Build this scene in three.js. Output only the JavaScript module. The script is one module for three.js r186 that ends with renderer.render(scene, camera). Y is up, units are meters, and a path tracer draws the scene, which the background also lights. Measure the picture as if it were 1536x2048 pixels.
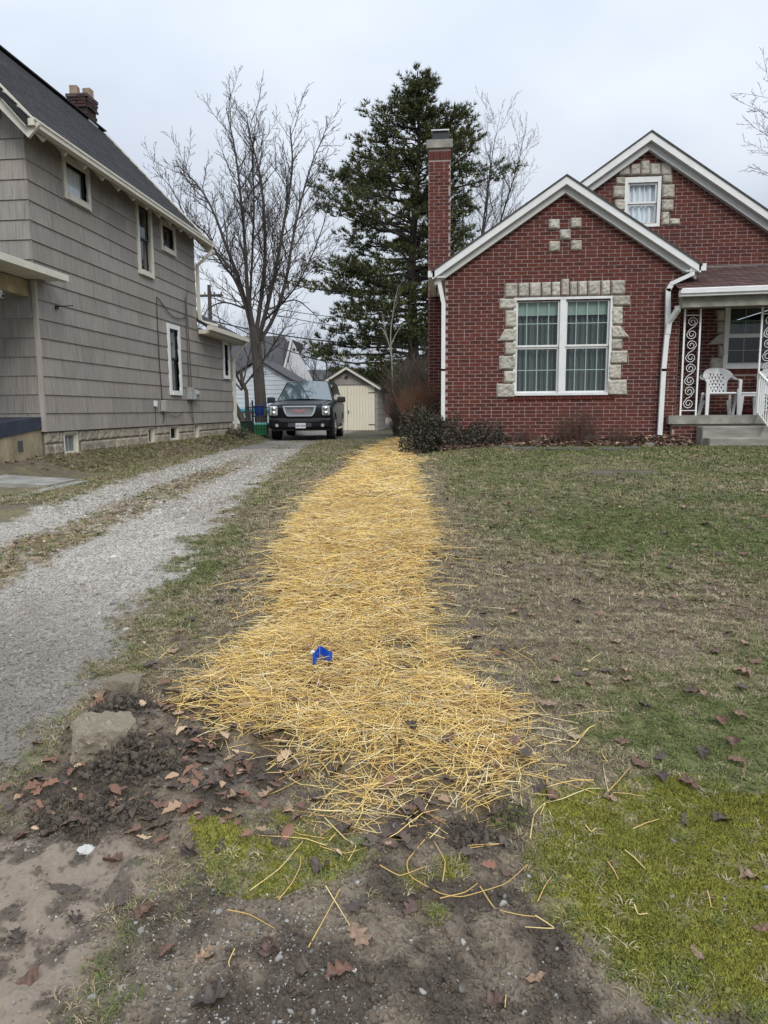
import * as THREE from 'three';
import { mergeGeometries } from 'three/addons/utils/BufferGeometryUtils.js';
import { RoundedBoxGeometry } from 'three/addons/geometries/RoundedBoxGeometry.js';
import { ConvexGeometry } from 'three/addons/geometries/ConvexGeometry.js';
import { FontLoader } from 'three/addons/loaders/FontLoader.js';
import { TextGeometry } from 'three/addons/geometries/TextGeometry.js';
import { Brush, Evaluator, SUBTRACTION } from 'three-bvh-csg';

// ---------- camera, sky, sun, exposure ----------
const scene = new THREE.Scene();
const camera = new THREE.PerspectiveCamera(2 * Math.atan(1024 / 1450) * 180 / Math.PI, 0.75, 0.1, 900);
camera.position.set(0, 1.5, 0);
camera.rotation.order = 'YXZ';
camera.rotation.set(-8.0 * Math.PI / 180, 5.35 * Math.PI / 180, -0.46 * Math.PI / 180);
camera.updateMatrixWorld(true);
scene.add(camera);

function hash2(x, y, s) { let h = Math.imul(x, 374761393) ^ Math.imul(y, 668265263) ^ Math.imul(s, 1442695041); h = Math.imul(h ^ (h >>> 13), 1274126177); return ((h ^ (h >>> 16)) >>> 0) / 4294967296; }
function vnoise(x, y, s = 0) {
  const xi = Math.floor(x), yi = Math.floor(y); let fx = x - xi, fy = y - yi;
  fx = fx * fx * (3 - 2 * fx); fy = fy * fy * (3 - 2 * fy);
  const a = hash2(xi, yi, s), b = hash2(xi + 1, yi, s), c = hash2(xi, yi + 1, s), d = hash2(xi + 1, yi + 1, s);
  return a + (b - a) * fx + (c - a) * fy + (a - b - c + d) * fx * fy;
}
function fbm(x, y, o = 4, s = 0) { let v = 0, a = 0.5, n = 0; for (let i = 0; i < o; i++) { v += a * vnoise(x, y, s + i * 17); n += a; x = x * 2.03 + 5.1; y = y * 2.03 + 3.7; a *= 0.5; } return v / n; }
const clamp = (x, a = 0, b = 1) => Math.min(b, Math.max(a, x));
const sst = (a, b, x) => { const t = clamp((x - a) / (b - a)); return t * t * (3 - 2 * t); };
const mix = (a, b, t) => a + (b - a) * t;
const mix3 = (a, b, t) => [mix(a[0], b[0], t), mix(a[1], b[1], t), mix(a[2], b[2], t)];
function rng(seed) { let a = seed >>> 0; return () => { a = (a + 0x6D2B79F5) | 0; let t = Math.imul(a ^ (a >>> 15), 1 | a); t = (t + Math.imul(t ^ (t >>> 7), 61 | t)) ^ t; return ((t ^ (t >>> 14)) >>> 0) / 4294967296; }; }
const knots = (t, ks) => { if (t <= ks[0][0]) return ks[0][1]; for (let i = 1; i < ks.length; i++) if (t <= ks[i][0]) return mix(ks[i - 1][1], ks[i][1], (t - ks[i - 1][0]) / (ks[i][0] - ks[i - 1][0])); return ks[ks.length - 1][1]; };

{ // overcast sky: CIE overcast gradient with soft cloud sheets, the same all round
  const W = 1024, H = 512, data = new Float32Array(W * H * 4);
  for (let j = 0; j < H; j++) for (let i = 0; i < W; i++) {
    const el = ((j + 0.5) / H - 0.5) * Math.PI, az = (i + 0.5) / W * Math.PI * 2;
    const s = Math.max(0, Math.sin(el)), L = 0.53 + 1.22 * s * s;
    const k = 1 / (s + 0.25), cx = Math.cos(az) * Math.cos(el) * k, cy = Math.sin(az) * Math.cos(el) * k;
    const c = fbm(cx * 1.3 + 40, cy * 1.3 + 40, 5, 3), c2 = fbm(cx * 4 + 9, cy * 4 + 9, 4, 31);
    const m = 0.70 + 0.58 * c + 0.06 * (c2 - 0.5);
    const t = clamp(0.25 + 1.1 * (c - 0.3) + 0.3 * (c2 - .5));
    const p = (j * W + i) * 4, lo = [0.83, 0.95, 1.14], hi = [0.95, 1.0, 1.07], q = mix3(lo, hi, t);
    for (let n = 0; n < 3; n++) data[p + n] = 1.02 * L * m * q[n];
    data[p + 3] = 1;
  }
  const t = new THREE.DataTexture(data, W, H, THREE.RGBAFormat, THREE.FloatType);
  t.mapping = THREE.EquirectangularReflectionMapping; t.magFilter = THREE.LinearFilter; t.wrapS = THREE.RepeatWrapping; t.needsUpdate = true;
  scene.background = t; scene.environment = t;
}
const sun = new THREE.DirectionalLight(new THREE.Color(1.0, 0.97, 0.92), 1.5);
sun.position.set(10, 22, 13); sun.target.position.set(-1, 0, -12);
sun.castShadow = true; sun.shadow.radius = 45; sun.shadow.mapSize.set(2048, 2048);
Object.assign(sun.shadow.camera, { left: -30, right: 30, top: 40, bottom: -30, near: 1, far: 90 });
scene.add(sun, sun.target);
const renderer = new THREE.WebGLRenderer({ antialias: true });
renderer.setSize(768, 1024);
renderer.toneMapping = THREE.LinearToneMapping;
renderer.toneMappingExposure = 1.25;
renderer.shadowMap.enabled = true;

// ---------- helpers ----------
const V = (x, y, z) => new THREE.Vector3(x, y, z);
function ray(px, py) { return V((px - 768) / 1450, -(py - 1024) / 1450, -1).transformDirection(camera.matrixWorld); }
const onZ = (px, py, z) => { const d = ray(px, py); return camera.position.clone().addScaledVector(d, z / d.z); };
const onX = (px, py, x) => { const d = ray(px, py); return camera.position.clone().addScaledVector(d, x / d.x); };
function toPix(p) { const q = p.clone().applyMatrix4(camera.matrixWorldInverse); return [768 + 1450 * q.x / -q.z, 1024 - 1450 * q.y / -q.z, -q.z]; }
camera.matrixWorldInverse.copy(camera.matrixWorld).invert();

class Geo { // collects triangles with normals, metre uv and colours
  constructor() { this.p = []; this.n = []; this.u = []; this.c = []; this.i = []; this.col = [1, 1, 1]; }
  get nv() { return this.p.length / 3; }
  v(x, y, z, nx, ny, nz, u, w) { this.p.push(x, y, z); this.n.push(nx, ny, nz); this.u.push(u, w); this.c.push(...this.col); return this.nv - 1; }
  quad(a, b, c, d) { // counter-clockwise
    const e = V().subVectors(b, a), f = V().subVectors(d, a), n = V().crossVectors(e, f).normalize(), w = e.length(), h = f.length(), k = this.nv;
    this.v(a.x, a.y, a.z, n.x, n.y, n.z, 0, 0); this.v(b.x, b.y, b.z, n.x, n.y, n.z, w, 0); this.v(c.x, c.y, c.z, n.x, n.y, n.z, w, h); this.v(d.x, d.y, d.z, n.x, n.y, n.z, 0, h);
    this.i.push(k, k + 1, k + 2, k, k + 2, k + 3); return this;
  }
  tri(a, b, c) { const n = V().crossVectors(V().subVectors(b, a), V().subVectors(c, a)).normalize(), k = this.nv; for (const q of [a, b, c]) this.v(q.x, q.y, q.z, n.x, n.y, n.z, q.x, q.y); this.i.push(k, k + 1, k + 2); return this; }
  hexa(q) { // 8 corners: 0-3 bottom ccw seen from above (front-left, front-right, back-right, back-left), 4-7 top
    const [a, b, c, d, e, f, g, h] = q; return this.quad(a, b, f, e).quad(b, c, g, f).quad(c, d, h, g).quad(d, a, e, h).quad(e, f, g, h).quad(d, c, b, a);
  }
  box(cx, cy, cz, w, h, d) { const x0 = cx - w / 2, x1 = cx + w / 2, y0 = cy - h / 2, y1 = cy + h / 2, z0 = cz - d / 2, z1 = cz + d / 2; return this.b(x0, x1, y0, y1, z0, z1); }
  b(x0, x1, y0, y1, z0, z1) { return this.hexa([V(x0, y0, z1), V(x1, y0, z1), V(x1, y0, z0), V(x0, y0, z0), V(x0, y1, z1), V(x1, y1, z1), V(x1, y1, z0), V(x0, y1, z0)]); }
  bar(a, b, w, h, up = V(0, 1, 0)) { // box from a to b
    const t = V().subVectors(b, a).normalize(), s = V().crossVectors(t, up).normalize().multiplyScalar(w / 2), u = V().crossVectors(s, t).normalize().multiplyScalar(h / 2);
    const q = (o, i, j) => o.clone().addScaledVector(s, i).addScaledVector(u, j);
    return this.hexa([q(a, -1, -1), q(a, 1, -1), q(b, 1, -1), q(b, -1, -1), q(a, -1, 1), q(a, 1, 1), q(b, 1, 1), q(b, -1, 1)]);
  }
  tube(pts, rad, sides = 5, cap = false) {
    let s = null, len = 0; const k0 = this.nv, N = pts.length;
    for (let i = 0; i < N; i++) {
      const t = V().subVectors(pts[Math.min(N - 1, i + 1)], pts[Math.max(0, i - 1)]).normalize();
      if (!s) { s = Math.abs(t.y) < 0.9 ? V(0, 1, 0) : V(1, 0, 0); } s = s.clone().addScaledVector(t, -s.dot(t)).normalize();
      const w = V().crossVectors(t, s), r = typeof rad === 'number' ? rad : rad[i]; if (i) len += pts[i].distanceTo(pts[i - 1]);
      for (let j = 0; j <= sides; j++) { const a = j / sides * Math.PI * 2, c = Math.cos(a), d = Math.sin(a), nx = s.x * c + w.x * d, ny = s.y * c + w.y * d, nz = s.z * c + w.z * d; this.v(pts[i].x + nx * r, pts[i].y + ny * r, pts[i].z + nz * r, nx, ny, nz, j / sides * r * 6.28, len); }
    }
    for (let i = 0; i < N - 1; i++) for (let j = 0; j < sides; j++) { const a = k0 + i * (sides + 1) + j, b = a + sides + 1; this.i.push(a, a + 1, b, a + 1, b + 1, b); }
    if (cap) for (const e of [0, N - 1]) { const k = this.nv, t = e ? V().subVectors(pts[N - 1], pts[N - 2]).normalize() : V().subVectors(pts[0], pts[1]).normalize(); this.v(pts[e].x, pts[e].y, pts[e].z, t.x, t.y, t.z, 0, 0); const o = k0 + e * (sides + 1); for (let j = 0; j <= sides; j++) { const q = (o + j) * 3; this.v(this.p[q], this.p[q + 1], this.p[q + 2], t.x, t.y, t.z, 0, 0); } for (let j = 0; j < sides; j++) e ? this.i.push(k, k + 1 + j, k + 2 + j) : this.i.push(k, k + 2 + j, k + 1 + j); }
    return this;
  }
  geom() {
    const g = new THREE.BufferGeometry();
    g.setAttribute('position', new THREE.Float32BufferAttribute(this.p, 3)); g.setAttribute('normal', new THREE.Float32BufferAttribute(this.n, 3));
    g.setAttribute('uv', new THREE.Float32BufferAttribute(this.u, 2)); g.setAttribute('color', new THREE.Float32BufferAttribute(this.c, 3)); g.setIndex(this.i); return g;
  }
}
const geo = (f) => { const g = new Geo(); f(g); return g.geom(); };
const taken = {};
function numbered(n) { if (!(n in taken)) { taken[n] = 0; return n; } taken[n]++; return n + '_' + String(taken[n]).padStart(3, '0'); }
function tag(o, label, category, group, kind) { if (label) o.userData.label = label; if (category) o.userData.category = category; if (group) o.userData.group = group; if (kind) o.userData.kind = kind; return o; }
function thing(name, label, category, pos = [0, 0, 0], ry = 0, group) { const o = new THREE.Group(); o.name = numbered(name); o.position.set(...pos); o.rotation.y = ry; scene.add(o); return tag(o, label, category, group); }
function part(name, g, m, parent, label) { const o = new THREE.Mesh(g instanceof Geo ? g.geom() : g, m); o.name = parent ? name : numbered(name); o.castShadow = o.receiveShadow = true; (parent || scene).add(o); if (label) o.userData.label = label; return o; }
function solo(name, g, m, label, category, group, kind) { return tag(part(name, g, m), label, category, group, kind); }
function stuffInst(name, g, m, list, label, category, parent) { // list of [Matrix4, color|null]
  const o = new THREE.InstancedMesh(g, m, list.length); o.name = parent ? name : numbered(name);
  for (let i = 0; i < list.length; i++) { o.setMatrixAt(i, list[i][0]); if (list[i][1]) o.setColorAt(i, list[i][1]); }
  o.castShadow = o.receiveShadow = true; (parent || scene).add(o); o.userData.kind = 'stuff'; if (label) o.userData.label = label; if (category && !parent) o.userData.category = category; return o;
}
// pieces: the 300 largest in view are meshes of their own, the rest one joined part
function pieces(parent, name, items, m, most = 300, rest = 'more_' + name + 's', frame = parent) {
  frame.updateMatrixWorld(true);
  for (const it of items) { const p = V().setFromMatrixPosition(it.m).applyMatrix4(frame.matrixWorld), q = toPix(p); it.s = q[2] > 0.2 && q[0] > -20 && q[0] < 1556 && q[1] > -20 && q[1] < 2068 ? (it.size || 1) / q[2] : -1 / (1 + Math.abs(q[2])); }
  const o = items.slice().sort((a, b) => b.s - a.s);
  for (const it of o.slice(0, most)) { const k = part(name, it.g, m, parent); k.applyMatrix4(it.m); }
  const r = o.slice(most);
  if (r.length) { const k = part(rest, mergeGeometries(r.map((it) => it.g.clone().applyMatrix4(it.m))), m, parent); k.userData.kind = 'stuff'; }
}
function tex(w, h, fn, srgb = true, rep = [1, 1]) {
  const d = new Uint8Array(w * h * 4);
  for (let j = 0; j < h; j++) for (let i = 0; i < w; i++) { const c = fn(i / w, j / h, i, j), p = (j * w + i) * 4; if (typeof c === 'number') d[p] = d[p + 1] = d[p + 2] = clamp(c) * 255; else for (let n = 0; n < 3; n++) d[p + n] = clamp(c[n]) * 255; d[p + 3] = 255; }
  const t = new THREE.DataTexture(d, w, h, THREE.RGBAFormat); t.wrapS = t.wrapT = THREE.RepeatWrapping; t.magFilter = THREE.LinearFilter; t.minFilter = THREE.LinearMipmapLinearFilter; t.generateMipmaps = true; t.repeat.set(...rep); if (srgb) t.colorSpace = THREE.SRGBColorSpace; t.needsUpdate = true; return t;
}
const toS = (l) => l <= 0.0031308 ? l * 12.92 : 1.055 * Math.pow(l, 1 / 2.4) - 0.055;
// periodic noise for tiles
function pn(u, v, fx, fy, s) { const x = u * fx, y = v * fy, xi = Math.floor(x), yi = Math.floor(y); let a = x - xi, b = y - yi; a = a * a * (3 - 2 * a); b = b * b * (3 - 2 * b); const h = (i, j) => hash2(((i % fx) + fx) % fx, ((j % fy) + fy) % fy, s); return mix(mix(h(xi, yi), h(xi + 1, yi), a), mix(h(xi, yi + 1), h(xi + 1, yi + 1), a), b); }
const pf = (u, v, f, s) => 0.5 * pn(u, v, f, f, s) + 0.3 * pn(u, v, f * 2, f * 2, s + 1) + 0.2 * pn(u, v, f * 4, f * 4, s + 2);
const std = (o) => new THREE.MeshStandardMaterial(Object.assign({ roughness: 0.85 }, o));
const phy = (o) => new THREE.MeshPhysicalMaterial(Object.assign({ roughness: 0.5 }, o));
const lin = (r, g, b) => new THREE.Color().setRGB(r, g, b);

const grainT = tex(256, 256, (u, v) => 0.72 + 0.28 * (0.6 * pf(u, v, 12, 5) + 0.4 * hash2(u * 256 | 0, v * 256 | 0, 8)), true, [2, 2]);
const grainB = tex(256, 256, (u, v) => 0.5 * pf(u, v, 16, 9) + 0.5 * hash2(u * 256 | 0, v * 256 | 0, 12), false, [2, 2]);
const blotchT = tex(256, 256, (u, v) => { const a = pf(u, v, 5, 21), b = pf(u, v, 24, 25); return 0.62 + 0.3 * a + 0.14 * b; }, true, [0.9, 0.9]);
const streakT = tex(512, 512, (u, v) => { const a = pn(u, v, 90, 3, 2), b = pn(u, v, 200, 5, 3), c = pn(u, v, 14, 2, 4), d = pf(u, v, 4, 7); const crack = pn(u, v, 60, 1, 8) > 0.93 && pn(u, v, 20, 5, 9) > 0.6 ? 0.22 : 0; return [0.76 + 0.14 * a + 0.08 * b + 0.06 * c + 0.06 * d - crack, 0.755 + 0.14 * a + 0.08 * b + 0.055 * c + 0.06 * d - crack, 0.75 + 0.14 * a + 0.08 * b + 0.05 * c + 0.06 * d - crack]; }, true, [1, 1]);
const streakB = tex(512, 512, (u, v) => 0.7 * pn(u, v, 120, 2, 2) + 0.3 * pn(u, v, 256, 6, 3), false, [1, 1]);
const softT = tex(256, 256, (u, v) => 0.90 + 0.07 * pf(u, v, 6, 41) + 0.03 * pf(u, v, 30, 45), true, [1, 1]);
const barkT = tex(256, 256, (u, v) => 0.5 + 0.5 * (0.6 * pn(u, v, 20, 4, 2) + 0.4 * pn(u, v, 40, 12, 5)), true, [4, 1.2]);
const shingT = tex(256, 256, (u, v) => { const a = hash2(u * 256 | 0, v * 256 | 0, 3), b = pf(u, v, 8, 2); return 0.55 + 0.3 * a + 0.2 * b; }, true, [2.5, 2.5]);

const M = {
  brick: std({ vertexColors: true, map: grainT, bumpMap: grainB, bumpScale: 0.003, roughness: 0.9 }),
  mortar: std({ color: lin(0.46, 0.365, 0.33), map: grainT, bumpMap: grainB, bumpScale: 0.004 }),
  stone: std({ vertexColors: true, map: grainT, bumpMap: grainB, bumpScale: 0.006, roughness: 0.95 }),
  white: std({ color: lin(0.74, 0.74, 0.72), roughness: 0.45, map: softT }),
  paint: std({ color: lin(0.56, 0.56, 0.54), roughness: 0.6, map: softT }),
  cream: std({ color: lin(0.62, 0.585, 0.49), roughness: 0.6, map: softT }),
  sidingBoard: std({ vertexColors: true, color: lin(0.30, 0.275, 0.247), map: streakT, bumpMap: streakB, bumpScale: 0.006, roughness: 0.8 }),
  siding: std({ color: lin(0.285, 0.262, 0.237), map: streakT, bumpMap: streakB, bumpScale: 0.005, roughness: 0.8 }),
  shingle: std({ vertexColors: true, map: shingT, bumpMap: grainB, bumpScale: 0.004, roughness: 0.95 }),
  concrete: std({ color: lin(0.36, 0.34, 0.29), map: blotchT, bumpMap: grainB, bumpScale: 0.004 }),
  block: std({ vertexColors: true, map: blotchT, bumpMap: grainB, bumpScale: 0.006 }),
  glass: phy({ color: lin(0.92, 0.96, 0.95), transmission: 1, thickness: 0, roughness: 0.02, ior: 1.52 }),
  curtain: std({ color: lin(0.10, 0.115, 0.11), side: THREE.DoubleSide }),
  whiteCurtain: std({ color: lin(0.75, 0.76, 0.8), side: THREE.DoubleSide }),
  shade: std({ color: lin(0.22, 0.29, 0.25), side: THREE.DoubleSide }),
  dark: std({ color: lin(0.02, 0.02, 0.022), roughness: 0.6 }),
  black: std({ color: lin(0.012, 0.012, 0.013), roughness: 0.45 }),
  metal: std({ color: lin(0.45, 0.46, 0.47), metalness: 0.6, roughness: 0.45 }),
  bark: std({ color: lin(0.13, 0.112, 0.094), map: barkT, bumpMap: barkT, bumpScale: 0.02, roughness: 0.95 }),
  twig: std({ color: lin(0.058, 0.049, 0.043), roughness: 0.95 }),
  darkBark: std({ color: lin(0.05, 0.04, 0.034), roughness: 0.95 }),
  leafV: std({ vertexColors: true, roughness: 0.8, side: THREE.DoubleSide }),
};
// ---------- ground ----------
function gBase(x, z) {
  const d = -z;
  let b = knots(d, [[-5, -.02], [0, 0], [1.6, .02], [2.4, .09], [3.5, .25], [5.2, .46], [7.2, .58], [10, .6], [40, .58]]);
  b += sst(-1.5, .8, x) * knots(d, [[4, 0], [9, .12], [13.5, .25], [22, .25]]);
  b += sst(-5.5, -6.3, x) * knots(d, [[5, 0], [11, .21], [21, .26], [30, .2]]);
  return b;
}
const inPoly = (x, z, P) => { let c = false; for (let i = 0, j = P.length - 1; i < P.length; j = i++) if ((P[i][1] > z) !== (P[j][1] > z) && x < (P[j][0] - P[i][0]) * (z - P[i][1]) / (P[j][1] - P[i][1]) + P[i][0]) c = !c; return c; };
const xl = (d) => knots(d, [[2, -9], [4.5, -7], [5.4, -4.6], [6, -4.05], [7.3, -4.1], [9, -4.37], [11.5, -4.66], [16.8, -5.3], [21.7, -5.6], [28, -6]]);
const xr = (d) => knots(d, [[2.4, -1.73], [2.75, -1.66], [3.1, -1.64], [3.4, -1.72], [3.9, -1.83], [4.3, -1.87], [5, -1.92], [6, -2.03], [7.35, -2.2], [10, -2.57], [15.6, -3.3], [20.7, -3.9], [26, -4.2]]);
const xm = (d) => knots(d, [[3, -3.5], [4.8, -3.24], [6.4, -3.16], [7.5, -3.2], [9, -3.36], [10.5, -3.5], [16, -4.1], [22, -4.6]]);
const strawL = (d) => knots(d, [[2.36, -.34], [2.56, -.42], [2.66, -.67], [2.78, -.98], [3.07, -1.28], [3.57, -1.26], [3.83, -1.12], [4.27, -1.17], [4.7, -1.25], [5.4, -1.38], [6.8, -1.5], [7.8, -1.53], [8.6, -1.6], [8.8, -1.78], [9.1, -1.62], [11, -1.64], [15.6, -1.8], [20.5, -1.85]]);
const strawR = (d) => knots(d, [[2.34, -.05], [2.48, .2], [2.63, .32], [2.85, .28], [3.12, .34], [3.38, .12], [3.76, .03], [4.3, -.04], [4.9, -.06], [5.68, -.01], [7.43, -.22], [10, -.38], [15, -.7], [21, -.95]]);
function strawMask(x, z) { // above 0 inside the strip
  const d = -z; if (d < 2.2 || d > 21.5) return -1;
  const w = 0.10 * (vnoise(x * 5, z * 5, 77) - 0.5) + 0.10 * (vnoise(x * 13, z * 13, 78) - 0.5);
  let m = Math.min(x - strawL(d), strawR(d) - x) + w - .045 * sst(2.9, 3.4, d) + .02 * sst(2.9, 2.6, d) - .10 * sst(4.5, 11, d) - .03 * sst(3.6, 4.6, d) * sst(-.7, .1, x);
  if (d < 2.5) m = Math.min(m, (d - 2.34) + w);
  return m;
}
const mossPolys = [[[.30, -2.52], [.62, -2.62], [2.1, -2.85], [2.3, -1.5], [.9, -1.6], [.42, -1.64], [.2, -1.95]], [[-.88, -2.22], [-.6, -2.42], [-.34, -2.33], [-.2, -2.1], [-.3, -1.98], [-.5, -1.95], [-.72, -1.98]]];
for (const [x, z, r] of [[-.11, -2.06, .075], [.0, -2.12, .06], [-.06, -1.93, .06], [.19, -2.36, .07], [-.24, -1.97, .06]]) { const P = []; for (let i = 0; i < 7; i++) P.push([x + r * 1.2 * Math.cos(i * .9), z + r * Math.sin(i * .9)]); mossPolys.push(P); }
function mossMask(x, z) { let m = -1; for (const P of mossPolys) { if (inPoly(x, z, P)) { let e = 1; for (let i = 0; i < P.length; i++) { const a = P[i], b = P[(i + 1) % P.length], dx = b[0] - a[0], dz = b[1] - a[1], t = clamp(((x - a[0]) * dx + (z - a[1]) * dz) / (dx * dx + dz * dz)); e = Math.min(e, Math.hypot(x - a[0] - t * dx, z - a[1] - t * dz)); } m = Math.max(m, e); } } return m; }
// surface kinds at a place: weights of gravel, median, mud, soil, moss, straw, lawn
function kinds(x, z) {
  const d = -z, n = fbm(x * 2.2, z * 2.2, 3, 5), e = (fbm(x * 6, z * 6, 3, 15) - 0.5) * 0.45, far = d < 4 ? 1 : 1.3;
  const k = { gravel: 0, median: 0, mud: 0, soil: 0, moss: 0, straw: 0, lawn: 0 };
  k.straw = sst(-0.02, 0.12, strawMask(x, z));
  let gr = Math.min(xr(d) - x, x - xl(d)) + e * far * 0.8; k.gravel = d > 2.2 ? sst(-0.1, 0.14, gr) : 0;
  k.median = k.gravel * sst(0.38, 0.14, Math.abs(x - xm(d)) + e * 0.6) * sst(3.4, 4.4, d) * (1 - sst(10.5, 14, d) * 0.8) * (0.75 + 0.25 * sst(0.35, 0.6, n));
  // near verge: mud on one side, mixed soil and pebbles at the front
  const front = sst(2.42, 2.15, d + (x < -0.3 ? 0.35 * sst(-.3, -1.2, x) * -0.6 : 0) + e * 0.35);
  k.moss = sst(-0.06, 0.2, mossMask(x, z) + e * 0.55 + (n - .5) * .25);
  const mudL = sst(-0.72, -1.02, x + e * .6) * sst(2.32, 2.15, d + e * .3);
  k.mud = mudL * (1 - k.moss);
  const lip = sst(-0.45, -0.65, x + e * .4) * sst(-1.72, -1.5, x + e * .5) * sst(2.1, 2.2, d + e * .2) * sst(3.25, 2.95, d + e * .5);
  const cent = sst(0.27, .2, Math.abs(x + 0.05 + e * .2) - 0.02) * sst(2.62, 2.4, d + e * .3) * (1 - k.moss);
  k.soil = clamp(Math.max(lip, front * (1 - k.mud) * (1 - k.moss), cent, sst(2.3, 1.9, d) * (1 - k.mud) * (1 - k.moss) * sst(1.0, .3, x)));
  if (k.soil > 0 || k.mud > 0) { k.gravel *= 1 - Math.max(k.soil * 0.9, k.mud); }
  k.lawn = Math.max(0, 1 - Math.max(k.gravel, k.mud, k.soil, k.moss));
  return k;
}
const brownAt = (x, z) => { // worn, trodden brown patches of the lawn
  const a = sst(1.25, .35, Math.hypot((x - .65) * 0.85, (z + 4.15) * 0.95)) * 0.9, b = sst(.55, .1, strawMask(x, z) < 0 ? -strawMask(x, z) : .0) * 0.75;
  const gL = sst(-1.6, -2.2, x) * 0.25, g1 = -0.55 * sst(1.4, .3, Math.hypot((x - 1.6) * .8, z + 5.9)), g2 = -0.35 * sst(1.3, .4, Math.hypot(x - 1.7, z + 2.9)) - 0.12 * sst(7.2, 9, -z) * sst(0, 1.2, x);
  return clamp(0.40 + Math.max(a, b) + gL + g1 + g2 + 1.1 * (fbm(x * 1.7, z * 1.7, 3, 44) - 0.5) + 0.5 * (vnoise(x * 9, z * 9, 46) - .5));
};
const stump = [1.98, -8.9];
function colourAt(x, z, fine) {
  const k = kinds(x, z), n2 = fbm(x * 14, z * 14, 3, 91), n3 = fine ? vnoise(x * 160, z * 160, 92) : 0.5, n4 = fine ? vnoise(x * 60, z * 60, 93) : 0.5, br = brownAt(x, z);
  let lawn = mix3([.095, .105, .034], [.175, .137, .078], br); lawn = mix3(lawn, [.088, .068, .049], sst(.62, .85, br + 0.4 * (n2 - .5)) * 0.7);
  lawn = lawn.map((v) => v * (0.55 + 0.5 * n4 + 0.4 * n3));
  const wet = sst(.42, .66, n2 + .3 * (n4 - .5) + .16 * (n3 - .5));
  let gravel = mix3([.27, .25, .217], [.45, .42, .37], n4 * 0.5 + n3 * 0.5).map((v) => v * (0.55 + 0.8 * fbm(x * 2.2, z * 1.4, 4, 61))); gravel = mix3(gravel, [.235, .19, .145], .55 * sst(.5, .72, fbm(x * 1.6 + 7, z * .9, 3, 64)));
  if (-z < 6) gravel = mix3(gravel, [.115, .093, .074], 0.8 * sst(5.2, 2.7, -z + 1.2 * (n2 - .5) + (x + 2.2) * .5));
  const median = mix3([.29, .18, .095], [.22, .165, .085], n2).map((v) => v * (0.6 + 0.5 * n4 + 0.4 * n3));
  const mud = mix3([.20, .158, .118], [.082, .064, .047], wet).map((v) => v * (0.82 + 0.2 * n4 + 0.16 * n3));
  const soil = mix3([.062, .048, .034], [.142, .112, .080], sst(.42, .68, fbm(x * 7, z * 7, 3, 71))).map((v) => v * (0.6 + 0.4 * n4 + 0.5 * n3));
  const moss = mix3([.12, .13, .022], [.245, .235, .036], fbm(x * 5, z * 5, 3, 81)).map((v) => v * (0.6 + 0.4 * n4 + 0.45 * n3));
  let c = lawn;
  c = mix3(c, gravel, k.gravel); c = mix3(c, median, k.median); c = mix3(c, mud, k.mud); c = mix3(c, soil, k.soil); c = mix3(c, mix3(moss, mix3(soil, lawn, .5), sst(.46, .72, n2) * .65), k.moss);
  if (k.straw > 0) c = mix3(c, mix3([.12, .085, .042], [.36, .25, .095], n4), k.straw * (-z < 4 ? 0.3 : -z < 6 ? .55 : 0.85));
  const ds = Math.hypot((x - stump[0]) * 1, (z - stump[1]) * 1.3); if (ds < .75) c = mix3(c, [.15, .125, .095], sst(.75, .5, ds + .3 * (n2 - .5)) * .8);
  return [c, k, n2, n3, n4];
}
const bumps = [[-1.2, -2.55, .30, .075], [-.95, -2.3, .22, .05], [-1.45, -2.85, .22, .05], [-1.3, -2.16, .16, .035], [.12, -2.42, .10, -.05], [.26, -2.44, .07, .03], [-.1, -2.2, .12, .025], [-.27, -2.13, .1, .03], [.3, -2.5, .12, .02]];
function relief(x, z) {
  const d = -z; let h = 0; if (d > 24) return 0;
  for (const [bx, bz, r, a] of bumps) { const q = ((x - bx) ** 2 + (z - bz) ** 2) / (r * r); if (q < 6) h += a * Math.exp(-q * 1.6); }
  if (d < 3.4) { const k = kinds(x, z), f = fbm(x * 9, z * 9, 4, 55); h += (k.mud * 0.06 + k.soil * 0.07 + 0.014) * (f - 0.5); h += k.mud * -0.022 * sst(.5, .7, fbm(x * 4.1 + 3, z * 4.1, 2, 58)); h += k.moss * .012 * (fbm(x * 18, z * 18, 2, 57)); }
  else h += 0.02 * (fbm(x * 3, z * 3, 3, 56) - 0.5);
  if (d > 3 && d < 12) h += 0.012 * (vnoise(x * 2.5, z * 11, 66) - .5) * sst(1.6, .4, Math.hypot(x - .7, z + 4.2)) * 3;
  h += 0.035 * Math.exp(-(((x - stump[0]) / .7) ** 2 + ((z - stump[1]) / .55) ** 2) * 1.2);
  const sm = strawMask(x, z); if (sm > 0) h += 0.03 * sst(0, .4, sm) + (d > 3 ? 0.03 * (fbm(x * 2.5, z * 2.5, 2, 59) - .5) : 0);
  return h;
}
const gy = (x, z) => gBase(x, z) + relief(x, z);
function gnd(px, py) { const d = ray(px, py), o = camera.position; let t = 0.8, lo = t; while (t < 90 && o.y + d.y * t > gBase(o.x + d.x * t, o.z + d.z * t)) { lo = t; t *= 1.01; } let hi = t; for (let i = 0; i < 30; i++) { const m = (lo + hi) / 2; if (o.y + d.y * m < gBase(o.x + d.x * m, o.z + d.z * m)) hi = m; else lo = m; } const p = o.clone().addScaledVector(d, hi); p.y = gy(p.x, p.z); return p; }

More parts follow.
